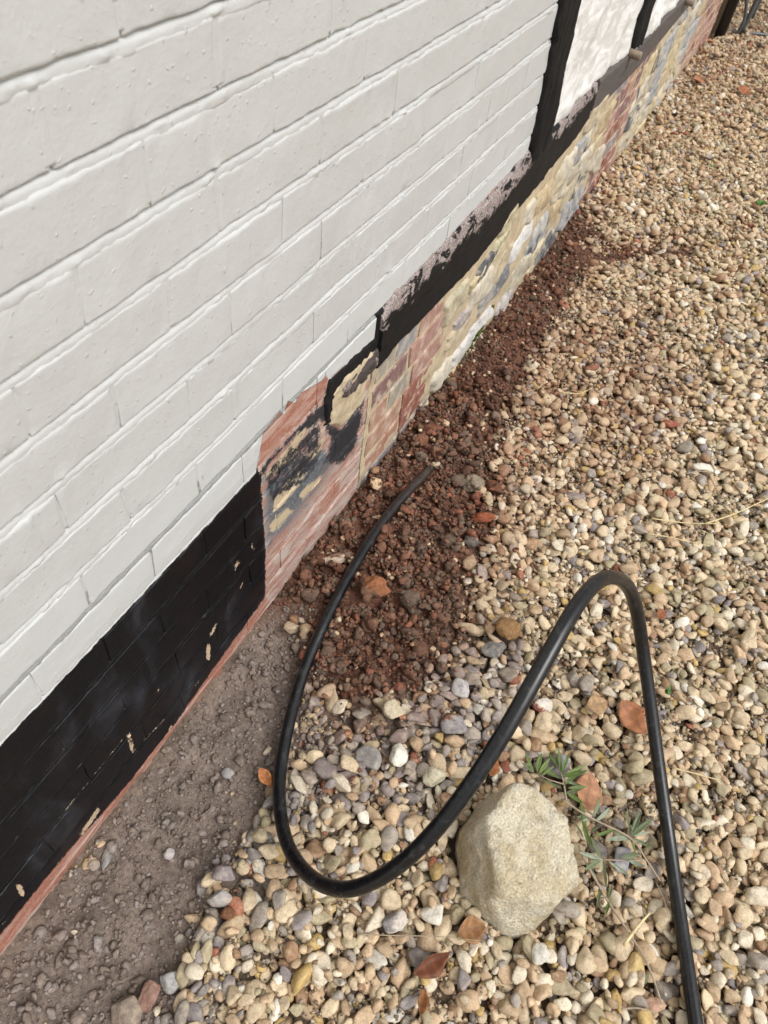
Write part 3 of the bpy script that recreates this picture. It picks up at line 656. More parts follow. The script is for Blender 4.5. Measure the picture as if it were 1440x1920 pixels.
# ---- distinctive single stones placed first (so the gravel packs round them)
def big_stone(px, py, wpx, hpx, kind, col, label, seed, name='stone', flat=0.6, two=None, cat='stone', lift=0.35, sub=3, mat=None, yaw=None):
    X, Y = gnd(px, py+hpx*0.15, 0.02); d = proj(np.array([[X, Y, 0.02]]))[0, 2]; w = wpx*d/FPX; hh = hpx*d/FPX
    a = w/2; vz = 0.77; c = max(min(a, hh/2)*flat, 0.004); b = max((hh/2 - c*0.45)/vz, a*0.5)
    D, F = ICO[sub]; V = shape(D, kind, seed)
    V = V*(1+0.035*fbm(D, 5, 3, seed % 31)[:, None])
    right = R[0]; yw = math.atan2(right[1], right[0]) if yaw is None else yaw
    V = V*np.array([a, b, c]); V = V@rotm(yw, random.uniform(-.12, .12), random.uniform(-.12, .12)).T
    zb = terrain(np.array([[X, Y]]))[0]; gv = 1-max(zone(np.array([[X, Y]]), TRENCH, .03)[0], zone(np.array([[X, Y]]), RED, .03)[0]); z = zb + c*lift*2 + 0.006 + 0.022*gv
    inb = foot(X, Y, a, b, yw)
    if inb is not None:
        s_, d2 = inb; msk = d2 < .85; HM[s_] = np.where(msk, np.maximum(HM[s_], .085), HM[s_])
    cc = np.tile(np.array(col, float), (len(V), 1))
    if two is not None:
        c2, nrm, off = two; nrm = np.array(nrm, float); nrm /= np.linalg.norm(nrm)
        q = (D@nrm) + 0.35*fbm(D, 3, 3, seed % 19); wgt = np.clip((q-off)*6, 0, 1)[:, None]; cc = cc*(1-wgt)+wgt*np.array(c2)
    o = obj(name, mesh(name, V, F, True, {'Col': cc}, mat or MPEB), label=label, cat=cat)
    o.location = (X, Y, z); return o
G1 = (.30, .27, .26); G2 = (.23, .21, .215); CRM = (.62, .54, .38); TAN = (.44, .34, .21); RB = (.19, .085, .05)
BS = [
 (887, 908, 58, 46, 2, (.25, .20, .145), 'rough grey brown stone on the red earth, right of where the pipe is buried', dict(mat='S', flat=.8)),
 (625, 1050, 52, 38, 1, (.58, .46, .36), 'pale broken stone smeared with red soil, between pipe and plinth', dict(two=((.15, .07, .045), (0, .6, .9), .35), flat=.8)),
 (690, 1108, 80, 68, 2, (.15, .085, .055), 'largest brown earth clod with an orange top, just right of the pipe', dict(two=((.28, .12, .06), (.5, .3, .9), .45), mat='S', flat=.8)),
 (880, 1015, 42, 36, 2, (.13, .11, .095), 'dark grey crumbly clinker lump at the edge of the red earth', dict(mat='S', flat=.8)),
 (900, 975, 54, 34, 2, (.25, .085, .045), 'red brick fragment lying at the edge of the gravel', dict(mat='S', flat=.8)),
 (950, 1182, 56, 52, 2, (.27, .16, .075), 'tan brown earth clod sitting on the cream gravel', dict(mat='S', flat=.8)),
 (925, 1217, 54, 38, 1, (.19, .18, .17), 'dark grey angular chip below the tan earth clod', {}),
 (864, 1290, 42, 46, 1, (.42, .39, .38), 'light grey rounded block left of the rising pipe', dict(flat=.8)),
 (850, 1358, 56, 56, 1, (.30, .275, .275), 'square grey block with a rusty corner left of the rising pipe', dict(two=((.18, .08, .05), (-.6, .7, .3), .6), flat=.8)),
 (737, 1334, 46, 48, 1, (.56, .48, .34), 'cream pointed stone at the lower edge of the red earth', dict(flat=.9)),
 (745, 1411, 38, 50, 0, (.74, .71, .62), 'smooth white oval pebble below the red earth', dict(flat=.8)),
 (690, 1420, 52, 50, 1, (.31, .285, .265), 'flat grey block left of the white oval pebble', {}),
 (809, 1455, 50, 46, 0, (.58, .53, .38), 'cream pebble with green tint beside the rising pipe', dict(flat=.8)),
 (412, 1677, 50, 46, 1, (.36, .33, .31), 'grey cube shaped stone at the edge of the trench', dict(flat=.9)),
 (426, 1712, 36, 34, 0, (.17, .075, .035), 'round rusty brown pebble below the grey cube stone', dict(flat=.9)),
 (276, 1850, 42, 62, 0, (.26, .15, .115), 'reddish brown oval cobble at the bottom of the trench', dict(flat=.8)),
 (317, 1828, 42, 48, 0, (.36, .35, .34), 'blue grey pebble touching the reddish oval cobble', dict(flat=.7)),
 (228, 1888, 70, 60, 1, (.24, .19, .15), 'flat brown slab of stone at the bottom of the trench', dict(flat=.5)),
 (425, 1634, 52, 44, 1, (.24, .2, .195), 'purple grey lump in the trench edge above the grey cube stone', dict(flat=.8)),
 (1040, 1428, 56, 66, 1, (.26, .25, .25), 'dark grey pointed stone behind the pale boulder and green sprig', dict(flat=.8)),
 (1163, 1604, 44, 54, 1, (.27, .265, .285), 'blue grey stone under the olive twig', dict(flat=.7)),
 (737, 1722, 56, 46, 1, (.56, .5, .44), 'heart shaped stone, half grey half cream, below the loop of the pipe', dict(two=((.27, .25, .25), (-.8, .3, .3), .05))),
 (816, 873, 19, 18, 0, (.52, .42, .29), 'small beige pebble on the buried end of the pipe', dict(flat=.9, sub=2)),
 (1016, 1324, 42, 36, 1, (.66, .6, .52), 'white stone with a red brick edge right of the rising pipe', dict(two=((.26, .09, .06), (-.5, -.8, -.2), .3))),
 (1256, 796, 34, 24, 1, (.29, .09, .055), 'red brick chip alone on the far gravel', dict(sub=2)),
 (1315, 879, 46, 22, 0, (.66, .61, .52), 'long pale stone beside the dry straw', dict(sub=2)),
 (547, 1166, 34, 34, 0, (.42, .32, .22), 'beige pebble where trench meets red earth beside the pipe', dict(flat=.9)),
 (312, 1586, 24, 26, 0, (.46, .41, .4), 'pale pinkish pebble alone in the middle of the trench', dict(flat=.7)),
 (427, 1435, 28, 22, 0, (.33, .31, .3), 'flat grey pebble alone in the upper trench', dict(flat=.5)),
 (192, 1592, 18, 40, 0, (.27, .25, .24), 'long grey stone leaning at the foot of the black plinth', {}),
 (170, 1610, 26, 22, 0, (.33, .27, .22), 'tan stone tucked against the foot of the black plinth', {}),
 (1188, 1806, 38, 48, 0, (.55, .40, .18), 'round mustard yellow pebble beside the lower twig', dict(flat=.7)),
 (1010, 1786, 36, 44, 0, (.60, .57, .5), 'pale egg shaped pebble below the boulder', dict(flat=.8)),
 (1222, 1880, 44, 30, 0, (.44, .27, .19), 'pinkish brown oval pebble at the bottom end of the twig', dict(flat=.8)),
 (898, 1330, 30, 26, 1, (.5, .47, .4), 'small cream chip left of the rising pipe, above the square grey block', dict(sub=2)),
]
for i, (px, py, w, hh, kd, c, lb, kw) in enumerate(BS):
    kw = dict(kw); kw['mat'] = MSO if kw.pop('mat', None) == 'S' else MPEB
    big_stone(px, py, w, hh, kd, c, lb, 3000+i*7, **kw)

# ---- the boulder
def boulder():
    D, F = ICO[4]
    right = np.array([R[0][0], R[0][1], 0]); right /= np.linalg.norm(right); fw = np.array([-right[1], right[0], 0])
    # half-spaces in (right, forward, up)
    PL = [((.10, -.16, .98), .60), ((-.86, -.16, .42), .80), ((-.06, -.93, .34), .84), ((.94, .05, .15), .86), ((.58, .76, .2), .92), ((-.1, .97, .15), .97), ((-.70, .66, .2), .82), ((-.55, -.82, .05), .93), ((.62, -.78, .02), .88), ((0, 0, -1), .6), ((-1, .1, -.1), .90)]
    N = np.array([np.array(p[0])/np.linalg.norm(p[0]) for p in PL]); dd = np.array([p[1] for p in PL])
    q = np.clip(D@N.T, 0, None)/dd; p = 46.0; rad = 1/((q**p).sum(1) + (1/1.14)**p)**(1/p)
    rad = rad*(1 + .028*fbm(D, 2.2, 3, 5) + .022*fbm(D*np.array([1, 1, .5]), 8, 3, 6) + .014*fbm(D, 22, 2, 8))
    # strata ridges
    V = D*rad[:, None]
    V = V + N[1][None, :]*0.008*np.sin(V[:, 0:1]*26 + fbm(D, 2, 2, 3)[:, None]*3)*0.6
    X, Y = gnd(966, 1606, 0.06); V = V*np.array([.112, .118, .128])
    W = V[:, 0:1]*right + V[:, 1:2]*fw + V[:, 2:3]*np.array([0, 0, 1])
    o = obj('boulder', mesh('boulder', W, F, True, None, MRO), label='large pale yellow limestone boulder resting on the gravel', cat='boulder'); o.location = (X, Y, 0.062)
    s_, d2 = foot(X, Y, .112, .118, 0); HM[s_] = np.where(d2 < 1, 0.13, HM[s_])
boulder()

# ---- gravel
def pick(w, pal):
    u = RNG.random()*sum(w)
    for a, b in zip(w, pal):
        u -= a
        if u <= 0: return np.array(b)
    return np.array(pal[-1])
PAL = [(.59, .47, .315), (.49, .355, .225), (.66, .575, .44), (.33, .285, .24), (.49, .345, .14), (.32, .195, .115), (.27, .235, .225), (.40, .335, .215), (.74, .69, .59), (.30, .11, .065), (.54, .385, .245)]
W_G = [30, 24, 14, 6, 3.5, 5, 4, 12, 2.5, 0.35, 9]; W_FAR = [20, 26, 6, 5, 4, 16, 4, 18, 2, 1, 12]; W_GREY = [10, 6, 6, 28, 1.5, 3, 32, 4, 3, 3.5, 5]; W_RED = [6, 9, 3, 2, 1, 24, 5, 1, 1.5, 5, 16]
CR = [(.17, .08, .051), (.115, .062, .044), (.20, .108, .072), (.155, .102, .074), (.235, .12, .077)]
CS = [(.225, .178, .147), (.20, .157, .128), (.245, .196, .165), (.255, .213, .187)]
stones = []           # (kind, proto, V scale, rot, loc, colour, px size, group)
def visible(X, Y, mg=110):
    p = proj(np.array([[X, Y, 0.02]]))[0]; return p[2] > .3 and -mg-60 < p[0] < 1440+mg and -mg < p[1] < 1920+mg+60, p[2]
# candidate points, vectorised visibility and zones
def cands(N, ymax=8.2, xmax=1.3, mgx=160, mgy=180):
    x = RNG.uniform(0.004, xmax, N); y = -0.45 + (ymax+.45)*RNG.random(N); XY = np.stack([x, y], 1)
    p = proj(np.concatenate([XY, np.full((N, 1), .02)], 1))
    ok = (p[:, 2] > .3) & (p[:, 0] > -170) & (p[:, 0] < 1440+mgx) & (p[:, 1] > -110) & (p[:, 1] < 1920+mgy)
    XY = XY[ok]; d = p[ok, 2]
    nz = fbm2(XY[:, 0], XY[:, 1], 12, 3, 201)*0.02
    return XY, d, {k: zone(XY+nz[:, None], pl, w) for k, pl, w in (('tr', TRENCH, .02), ('rd', RED, .05), ('rw', RED, .20), ('tw', TONGUE, .10), ('tg', TONGUE, .03), ('gz', GREYZ, .05), ('pk', PINKZ, .09), ('fd', FARD, .2))}
def add(x, y, d, kind, a, b, c, col, pct, sink, grp, tilt):
    yaw = RNG.uniform(0, 6.283); z = drop(x, y, a, b, c, yaw, pct, sink)
    if z is None: return
    stones.append((kind, int(RNG.integers(36)), (a, b, c), (yaw, RNG.normal(0, tilt), RNG.normal(0, tilt)), (x, y, z), col*RNG.uniform(.82, 1.15), a*2*FPX/d, grp))
# soil crumbs: trench and red earth
XY, d, zz = cands(120000, 4.6); PN = fbm2(XY[:, 0], XY[:, 1], 7, 3, 207)
for i in range(len(XY)):
    x, y = XY[i]; t, r = zz['tr'][i], max(zz['rd'][i], zz['tg'][i]*0.6)
    if max(t, r) < RNG.uniform(.15, .75): continue
    if r > t:
        s = RNG.lognormal(math.log(.0037), .68); s = min(max(s, .0018), .024); u = RNG.random()
        pn = PN[i]; col = np.array(CR[RNG.integers(5)])*(.8 if pn < -.15 else 1.0); kd = 2; col = col*.55+.45*np.array((.135, .095, .07)) if pn > .2 else col; s *= .72 if y > 1.75 else 1.0
        if u < .022: col = np.array(PAL[[0, 1, 5, 10][RNG.integers(4)]]); kd = 0; s = max(s, .006)
        elif u < .09: col = np.array((.24, .10, .065)); kd = 1
        elif u < .22: col = np.array((.165, .12, .09))
    else:
        s = RNG.lognormal(math.log(.0024), .62); s = min(max(s, .0015), .013); col = np.array(CS[RNG.integers(4)]); kd = 2; u = RNG.random()
        if u < .05: col = np.array((.29, .25, .23)); kd = 1
        elif u < .06: col = np.array((.42, .33, .22)); kd = 0
    add(x, y, d[i], kd, s*RNG.uniform(.9, 1.4), s*RNG.uniform(.8, 1.1), s*RNG.uniform(.55, .95), col, .5, .28, 's', .5)
# gravel proper
XY, d, zz = cands(116000, 8.2, 1.95, 640, 800)
NG = 0
for i in range(len(XY)):
    x, y = XY[i]; t, r = zz['tr'][i], max(zz['rd'][i], zz['tg'][i]*.6)
    if RNG.random() < max(t, r)*1.9 - .2: 
        if RNG.random() > .003: continue
    # take the lowest of a few spots nearby
    best = None
    for q in range(3):
        xx, yy = x+RNG.normal(0, .012), y+RNG.normal(0, .012)
        hq = surf(xx, yy)
        if xx < .006: continue
        if best is None or hq < best[0]: best = (hq, xx, yy)
    if best is None: continue
    hq, x, y = best
    base = 0.002
    if hq > 0.031: continue
    g, pk, fd = zz['gz'][i], zz['pk'][i]*.55, zz['fd'][i]*.4
    u = RNG.random()
    kd = 0
    if u < g*1.0: col = pick(W_GREY, PAL); kd = 1 if RNG.random() < .65 else 0
    elif u < max(pk, fd, r*.8): col = pick(W_RED, PAL)
    else: col = pick(W_FAR if RNG.random() < (y-1.8)/3 else W_G, PAL); kd = 1 if RNG.random() < .42 else 0
    dz = max(zz['rw'][i]*1.5, zz['pk'][i]*.55, zz['tw'][i]*1.0, zz['fd'][i]*.3)*RNG.uniform(.15, 1.0); dz = min(dz, .8)*(x < .75)
    col = col*(1-dz) + dz*np.array((.25, .125, .075))
    s = min(max(RNG.lognormal(math.log(.0084), .42), .0036), .0185)
    if kd == 1: s *= 1.12
    a = s*RNG.uniform(1.05, 1.5); b = s*RNG.uniform(.78, 1.05); c = s*RNG.uniform(.42, .78)
    pass
    add(x, y, d[i], kd, a, b, c, col, .55, .22, 'g', .38); NG += 1
print('stones', len(stones), 'gravel', NG)
# red soil crumbs scattered out over the gravel
XY, d, zz = cands(30000, 5.0)
for i in range(len(XY)):
    x, y = XY[i]; w = max(zz['rw'][i]*1.1, zz['pk'][i]*.35, zz['tw'][i]*.6, zz['fd'][i]*.2)
    if RNG.random() > w*w*1.1 or zz['tr'][i] > .5 or surf(x, y) > .05: continue
    s = RNG.uniform(.002, .0065); add(x, y, d[i], 2, s*1.2, s, s*.75, np.array(CR[RNG.integers(5)]), .5, .3, 's', .6)
# grit washed down between the near pebbles
XY, d, zz = cands(52000, 2.6)
for i in range(len(XY)):
    x, y = XY[i]
    if max(zz['tr'][i], zz['rd'][i]) > .6 or surf(x, y) > .014: continue
    s = RNG.uniform(.0016, .0042); col = np.array(PAL[RNG.integers(8)])*.75 if RNG.random() < .6 else np.array((.20, .15, .105))
    add(x, y, d[i], 1, s*1.2, s, s*.8, col, .6, .2, 'g', .6)
# the 300 gravel stones that show largest become parts of their own; the rest are joined
vis = []
for i, s in enumerate(stones):
    if s[7] != 'g': continue
    p = proj(np.array([s[4]]))[0]
    if 10 < p[0] < 1430 and 10 < p[1] < 1910: 
        top = surf(s[4][0], s[4][1]) - (s[4][2]+s[2][2])
        if top < .006: vis.append((s[6]*(s[2][1]/s[2][0]), i))
vis.sort(reverse=True); own = set(i for _, i in vis[:300])
def build_stone(s, sub):
    V = PROTO[(s[0], sub)][s[1]]*np.array(s[2]); return V@rotm(*s[3]).T
acc = {}
for i, s in enumerate(stones):
    px = s[6]
    if i in own:
        V = build_stone(s, 2); o = obj('pebble', mesh('pebble', V, ICO[2][1], True, {'Col': np.tile(s[5], (len(V), 1))}, MPEB), ground); o.location = s[4]; continue
    pp = proj(np.array([s[4]]))[0]; inside = -20 < pp[0] < 1460 and pp[1] < 1940; sub = 2 if px > 33 and inside else (1 if px > 9 else 0)
    if s[7] == 's' and sub == 2 and px < 40: sub = 1
    V = build_stone(s, sub) + np.array(s[4]); a = acc.setdefault(s[7], [[], [], [], 0]); a[0].append(V); a[1].append(ICO[sub][1]+a[3]); a[2].append(np.tile(s[5], (len(V), 1))); a[3] += len(V)
for key, nm, mt in (('g', 'gravel', MPEB), ('s', 'soil_crumbs', MSO)):
    a = acc[key]; F = np.concatenate(a[1]); print(nm, len(F))
    obj(nm, mesh(nm, np.concatenate(a[0]), F, True, {'Col': np.concatenate(a[2])}, mt), ground, kind='stuff')

# ------------------------------------------------------------------ pipe
def crom(P, n):
    P = np.asarray(P, float); P = np.concatenate([[2*P[0]-P[1]], P, [2*P[-1]-P[-2]]]); out = []
    for i in range(1, len(P)-2):
        for t in np.linspace(0, 1, n, endpoint=False):
            a, b, c, e = P[i-1], P[i], P[i+1], P[i+2]
            out.append(.5*((2*b)+(-a+c)*t+(2*a-5*b+4*c-e)*t*t+(-a+3*b-3*c+e)*t**3))
    out.append(P[-2]); return np.array(out)
PR = 0.0125
PP = [(809, 874, .006), (800, 886, .034), (772, 914, .046), (738, 952, .048), (700, 1003, .050), (655, 1078, .050), (612, 1160, .044), (577, 1240, .032), (551, 1320, .026), (531, 1410, .026), (523, 1490, .036), (537, 1580, .075), (580, 1643, .135), (640, 1668, .20), (705, 1650, .255), (780, 1595, .325), (860, 1502, .40), (945, 1374, .475), (1022, 1238, .53), (1078, 1140, .55), (1118, 1093, .53), (1150, 1082, .49), (1178, 1100, .42), (1195, 1150, .34), (1207, 1230, .255), (1221, 1330, .18), (1237, 1450, .11), (1254, 1570, .062), (1272, 1700, .042), (1290, 1820, .042), (1306, 1930, .042), (1330, 2080, .042), (1360, 2260, .042)]
path = crom([above(*p) for p in PP], 9)
for _ in range(6): path[1:-1] = path[1:-1]*.5 + (path[:-2]+path[2:])*.25
V, F = tube_pts(path, PR, 20)
dirt = np.clip(1-(np.linalg.norm(V-path[0], axis=1))/0.42, 0, 1)**1.5
obj('water_pipe', mesh_q('water_pipe', V, F, True, {'dirt': dirt}, MPI), label='black plastic water pipe rising from the red earth and looping over the gravel', cat='pipe')

# ------------------------------------------------------------------ leaves, twigs, straw
def leaf_mesh(name, L, Wd, curl, fold, col, mat, seed, shp='beech', nseg=12):
    r = np.random.default_rng(seed); u = np.linspace(0, 1, nseg); V = []; C = []
    for side_n, side in enumerate(np.linspace(-1, 1, 7)):
        for t in u:
            w = Wd/2*(np.sin(np.pi*t**.85)**.8 if shp == 'beech' else np.sin(np.pi*np.clip(t, 0, 1)**.9)**.75)
            if shp == 'beech': w *= 1+.05*np.sin(t*60)
            x = (t-.5)*L; y = side*w; z = fold*abs(side)*w + curl*((t-.5)**2*4)*L*.25 + (.10*math.sin(t*9+side*2.3+seed)*w if shp == 'beech' else 0)
            z += curl*.35*side*side*w
            V.append((x, y, z)); k = 1+.22*math.cos(t*46)*(abs(side) > .1) if shp == 'beech' else 1
            C.append(np.array(col)*(.72 if abs(side) < .1 and shp == 'beech' else k*.95+.05))
    V = np.array(V); n = nseg; idx = np.arange(7*n).reshape(7, n)
    F = np.stack([idx[:-1, :-1], idx[:-1, 1:], idx[1:, 1:], idx[1:, :-1]], -1).reshape(-1, 4)
    # give it thickness
    V2 = V - np.array([0, 0, .0004 if shp == 'beech' else .0003]); m_ = len(V)
    ring = np.concatenate([idx[0, :-1], idx[:-1, -1], idx[-1, :0:-1], idx[:0:-1, 0]]); nx = np.roll(ring, -1)
    F = np.concatenate([F, F[:, ::-1]+m_, np.stack([nx, ring, ring+m_, nx+m_], -1)])
    return np.concatenate([V, V2]), F, np.concatenate([C, C])
def orient(V, yaw, pitch, roll): return V@rotm(yaw, pitch, roll).T
def ground_leaf(px, py, Lpx, Wpx, ang, col, label, seed, curl=.5, fold=.3, tilt=(0, 0), h=.036):
    X, Y = gnd(px, py, h); d = proj(np.array([[X, Y, h]]))[0, 2]; L = Lpx*d/FPX*1.12; W = Wpx*d/FPX*1.1
    V, F, C = leaf_mesh('leaf', L, W, curl, fold, col, MLF, seed); V = orient(V, ang, *tilt)
    o = obj('fallen_leaf', mesh('fallen_leaf', V, F, True, {'Col': C}, MLF), label=label, cat='leaf'); o.location = (X, Y, max(surf(X, Y), h-.01)+.004-V[:, 2].min()*.4); return o
ro = math.atan2(R[0][1], R[0][0])
LB_ = (.34, .14, .062)
ground_leaf(1188, 1345, 66, 44, ro-1.1, LB_, 'flat orange brown beech leaf beside the descending pipe', 1, .25, .1, (.35, .1))
ground_leaf(1100, 1486, 66, 56, ro+1.3, (.38, .19, .10), 'broad pale brown leaf behind the boulder beside the green sprig', 2, .2, .1, (.35, 0))
ground_leaf(1118, 1322, 44, 34, ro+.3, (.40, .25, .13), 'small tan leaf half buried in gravel above the orange leaf', 3, .3, .2, (.2, .2), .03)
ground_leaf(878, 1742, 56, 42, ro+.2, (.30, .16, .075), 'crumpled light brown leaf at the foot of the boulder', 4, .9, .7, (.2, .3))
ground_leaf(806, 1800, 70, 34, ro+.45, (.17, .062, .03), 'folded dark red brown leaf in the foreground gravel', 5, .6, 1.2, (.5, 0))
ground_leaf(790, 1880, 46, 20, ro+1.2, (.26, .115, .045), 'narrow curled orange leaf at the bottom of the picture', 6, .6, .9, (.2, .4))
ground_leaf(498, 1456, 36, 20, ro-.9, (.42, .17, .06), 'small orange leaf scrap beside the pipe at the trench', 7, .5, .5, (.2, .2), .02)
ground_leaf(922, 1436, 40, 24, ro+1.1, (.30, .115, .045), 'orange brown leaf scrap just below the rising pipe', 8, .5, .6, (.4, .2))
ground_leaf(1310, 152, 26, 18, ro+.2, (.33, .14, .07), 'orange leaf on the far gravel near the wall corner', 9, .4, .4, (.2, .2))
ground_leaf(1395, 172, 24, 18, ro-.8, (.36, .13, .06), 'bright rust leaf at the right edge of the far gravel', 10, .5, .4, (.3, .2))
ground_leaf(1422, 172, 26, 9, ro, (.12, .06, .03), 'dark brown curled leaf right of the bright rust leaf', 11, .5, .8, (.3, .2))
ground_leaf(1418, 92, 16, 10, ro-.7, (.06, .035, .02), 'small blackish leaf high on the right of the far gravel', 12, .5, .6, (.2, .2))
ground_leaf(1340, 105, 18, 8, ro-.4, (.07, .04, .025), 'small dark leaf near the foot of the far downpipe', 13, .5, .6, (.2, .2))
ground_leaf(1332, 78, 16, 10, ro+.3, (.34, .13, .06), 'rust leaf against the wall corner below the downpipe', 14, .5, .6, (.2, .2))
ground_leaf(1240, 1150, 30, 18, ro+.6, (.25, .095, .04), 'small red brown leaf right of the top of the pipe arch', 15, .4, .4, (.3, .2))
def twig(P, r0, r1, mat, name, parent=None, **kw):
    q = crom(P, 6); V, F = tube_pts(q, np.linspace(r0, r1, len(q)), 6)
    return obj(name, mesh_q(name, V, F, True, None, mat), parent, **kw)
def pts(L): return [above(x, y, h) for x, y, h in L]
def sprig_leaf(px, py, ang_px, Lpx, h, col, parent, seed, wr=.17):
    """leaf whose base is at (px,py), pointing along ang_px (image angle, degrees, 0 = right, 90 = up)"""
    p0 = above(px, py, h); d = proj(p0[None])[0, 2]; L = Lpx*d/FPX*1.15
    q = above(px+math.cos(math.radians(ang_px))*Lpx, py-math.sin(math.radians(ang_px))*Lpx, h+random.uniform(-.004, .014))
    V, F, C = leaf_mesh('leaf', L*random.uniform(.7, 1.1), L*wr*random.uniform(.75, 1.25), random.uniform(-.3, .5), random.uniform(.05, .5), col, MGL, seed, 'olive', 9); V[:, 0] += L/2
    dv = q-p0; yaw = math.atan2(dv[1], dv[0]); el = math.atan2(dv[2], math.hypot(dv[0], dv[1]))
    V = V@rotm(0, random.uniform(-.7, .7), -el).T; V = V@rotm(yaw, 0, 0).T
    o = obj('leaf', mesh('leaf', V, F, True, {'Col': C}, MGL), parent); o.location = p0; return o
OL = (.135, .165, .085); OG = (.10, .15, .035); OP = (.25, .285, .205)
# the twig right of the boulder
b0 = above(1060, 1505, .07)
tw = empty('olive_twig', (0, 0, 0), label='cut olive twig with grey green leaves lying right of the boulder', cat='twig')
twig(pts([(1052, 1498, .06), (1105, 1532, .065), (1180, 1570, .065), (1212, 1612, .058), (1238, 1652, .046)]), .0022, .0014, MTW, 'stem', tw)
twig(pts([(1210, 1613, .058), (1170, 1613, .057), (1128, 1612, .055), (1105, 1612, .052)]), .0015, .001, MTW, 'stem', tw)
for q, (x, y, a, L, c) in enumerate([(1183, 1568, 102, 44, OL), (1183, 1568, 62, 48, OL), (1183, 1568, 38, 50, OL), (1184, 1568, 12, 40, OP), (1184, 1570, -25, 34, OL), (1180, 1570, 188, 44, OP), (1180, 1572, 150, 30, OL), (1182, 1572, -70, 26, OG), (1110, 1534, 170, 30, OL), (1112, 1536, 75, 40, OL), (1118, 1540, 45, 36, OP), (1102, 1534, 200, 20, OP), (1130, 1545, -150, 34, OL), (1128, 1612, 115, 40, OL), (1130, 1612, 155, 44, OP), (1126, 1612, 210, 38, OL), (1132, 1614, -80, 42, OL), (1140, 1613, -35, 40, OP), (1165, 1613, 20, 36, OL), (1175, 1613, -20, 34, OP), (1100, 1560, 100, 50, OG), (1096, 1575, 120, 36, OL), (1108, 1590, 95, 44, OG), (1150, 1556, 200, 36, OG), (1205, 1600, 190, 44, OL)]):
    sprig_leaf(x, y, a, L, .062, c, tw, 40+q)
# the long bare stem running to the bottom
t2 = empty('bare_twig', (0, 0, 0), label='long thin bare twig running from the boulder towards the bottom edge', cat='twig')
twig(pts([(1086, 1585, .062), (1100, 1620, .055), (1120, 1655, .05), (1140, 1690, .046), (1170, 1735, .046), (1205, 1790, .046), (1225, 1835, .046), (1241, 1884, .044)]), .0027, .0016, MTW, 'stem', t2)
for q, (x, y, a, L, c) in enumerate([(1100, 1618, -60, 34, OL), (1138, 1692, 75, 38, OL), (1142, 1690, -95, 30, OG), (1128, 1660, -100, 40, OL), (1218, 1820, -120, 30, OL)]): sprig_leaf(x, y, a, L, .05, c, t2, 90+q)
# the green sprig behind the boulder
t3 = empty('green_sprig', (0, 0, 0), label='fresh green leafy sprig lying behind the boulder', cat='twig')
twig(pts([(1062, 1500, .07), (1058, 1475, .07), (1052, 1450, .07), (1040, 1430, .062)]), .0018, .001, MTW, 'stem', t3)
twig(pts([(1056, 1470, .07), (1030, 1462, .07), (1005, 1450, .062)]), .0014, .001, MTW, 'stem', t3)
for q, (x, y, a, L, c) in enumerate([(1002, 1452, 110, 38, OG), (1004, 1452, 78, 42, OG), (1008, 1454, 55, 40, (.14, .19, .05)), (1012, 1456, 35, 36, OG), (1000, 1450, 140, 30, OL), (1015, 1458, 95, 34, OG), (1052, 1450, 100, 40, OG), (1052, 1452, 70, 42, OG), (1054, 1455, 35, 46, (.14, .19, .05)), (1054, 1458, 10, 44, OG), (1056, 1462, -15, 38, OL), (1050, 1460, 150, 34, OG), (1058, 1472, 45, 46, OG), (1060, 1478, 8, 40, (.13, .17, .05)), (1060, 1485, -30, 36, OG), (1054, 1478, 165, 40, OL), (1058, 1490, 20, 36, OL), (1048, 1440, 125, 34, OG)]):
    sprig_leaf(x, y, a, L, .070, c, t3, 120+q)
L_S = [([(1222, 972, .04), (1280, 980, .042), (1352, 982, .04)], 'pale straw lying flat on the gravel, middle of the three crossing straws', MSTR, .0019),
       ([(1322, 982, .042), (1380, 962, .05), (1450, 930, .055)], 'bright yellow straw rising to the right edge of the gravel', MSTR, .0024),
       ([(1214, 1000, .04), (1270, 1010, .042), (1330, 1024, .04)], 'thin straw lowest of the three crossing straws', MSTR, .0016),
       ([(1285, 888, .05), (1312, 884, .055), (1340, 886, .05)], 'short orange stalk over the long pale stone', MTW, .0018),
       ([(1330, 890, .045), (1345, 920, .045), (1362, 948, .04)], 'dry bent stalk right of the long pale stone', MTW, .002),
       ([(674, 1752, .045), (740, 1754, .046), (820, 1756, .047), (905, 1764, .044)], 'thin dark twig lying across the foreground pebbles', MTW, .0011),
       ([(1170, 1772, .046), (1195, 1738, .05), (1218, 1712, .05)], 'short pale broken stick right of the long bare twig', MSTR, .0032),
       ([(1165, 1892, .045), (1195, 1890, .047), (1228, 1898, .045)], 'short grey twig at the bottom beside the pipe', MTW, .002),
       ([(1262, 1440, .042), (1310, 1452, .044), (1345, 1462, .042)], 'tan root fibre on the gravel right of the pipe', MSTR, .0017),
       ([(1230, 1655, .04), (1246, 1690, .045), (1254, 1722, .04)], 'dark fibre beside the descending pipe', MTW, .001),
       ([(1050, 735, .04), (1085, 738, .042), (1110, 728, .04)], 'thin dry grass stem on the far gravel beside the red earth', MSTR, .0014)]
for P, lb, mt, r in L_S: twig(pts(P), r, r*.6, mt, 'stalk', None, label=lb, cat='stalk')
def weed(px, py, n, Lpx, seed, label):
    e = empty('weed', (0, 0, 0), label=label, cat='plant'); r = random.Random(seed)
    for q in range(n): sprig_leaf(px+r.uniform(-4, 4), py+r.uniform(-3, 3), r.uniform(0, 180), Lpx*r.uniform(.6, 1.1), .045, (.07, .17, .03), e, seed+q, .55)
weed(1424, 382, 6, 16, 300, 'small bright green weed at the right edge of the gravel')
weed(1252, 1303, 3, 16, 320, 'tiny green shoot right of the descending pipe')
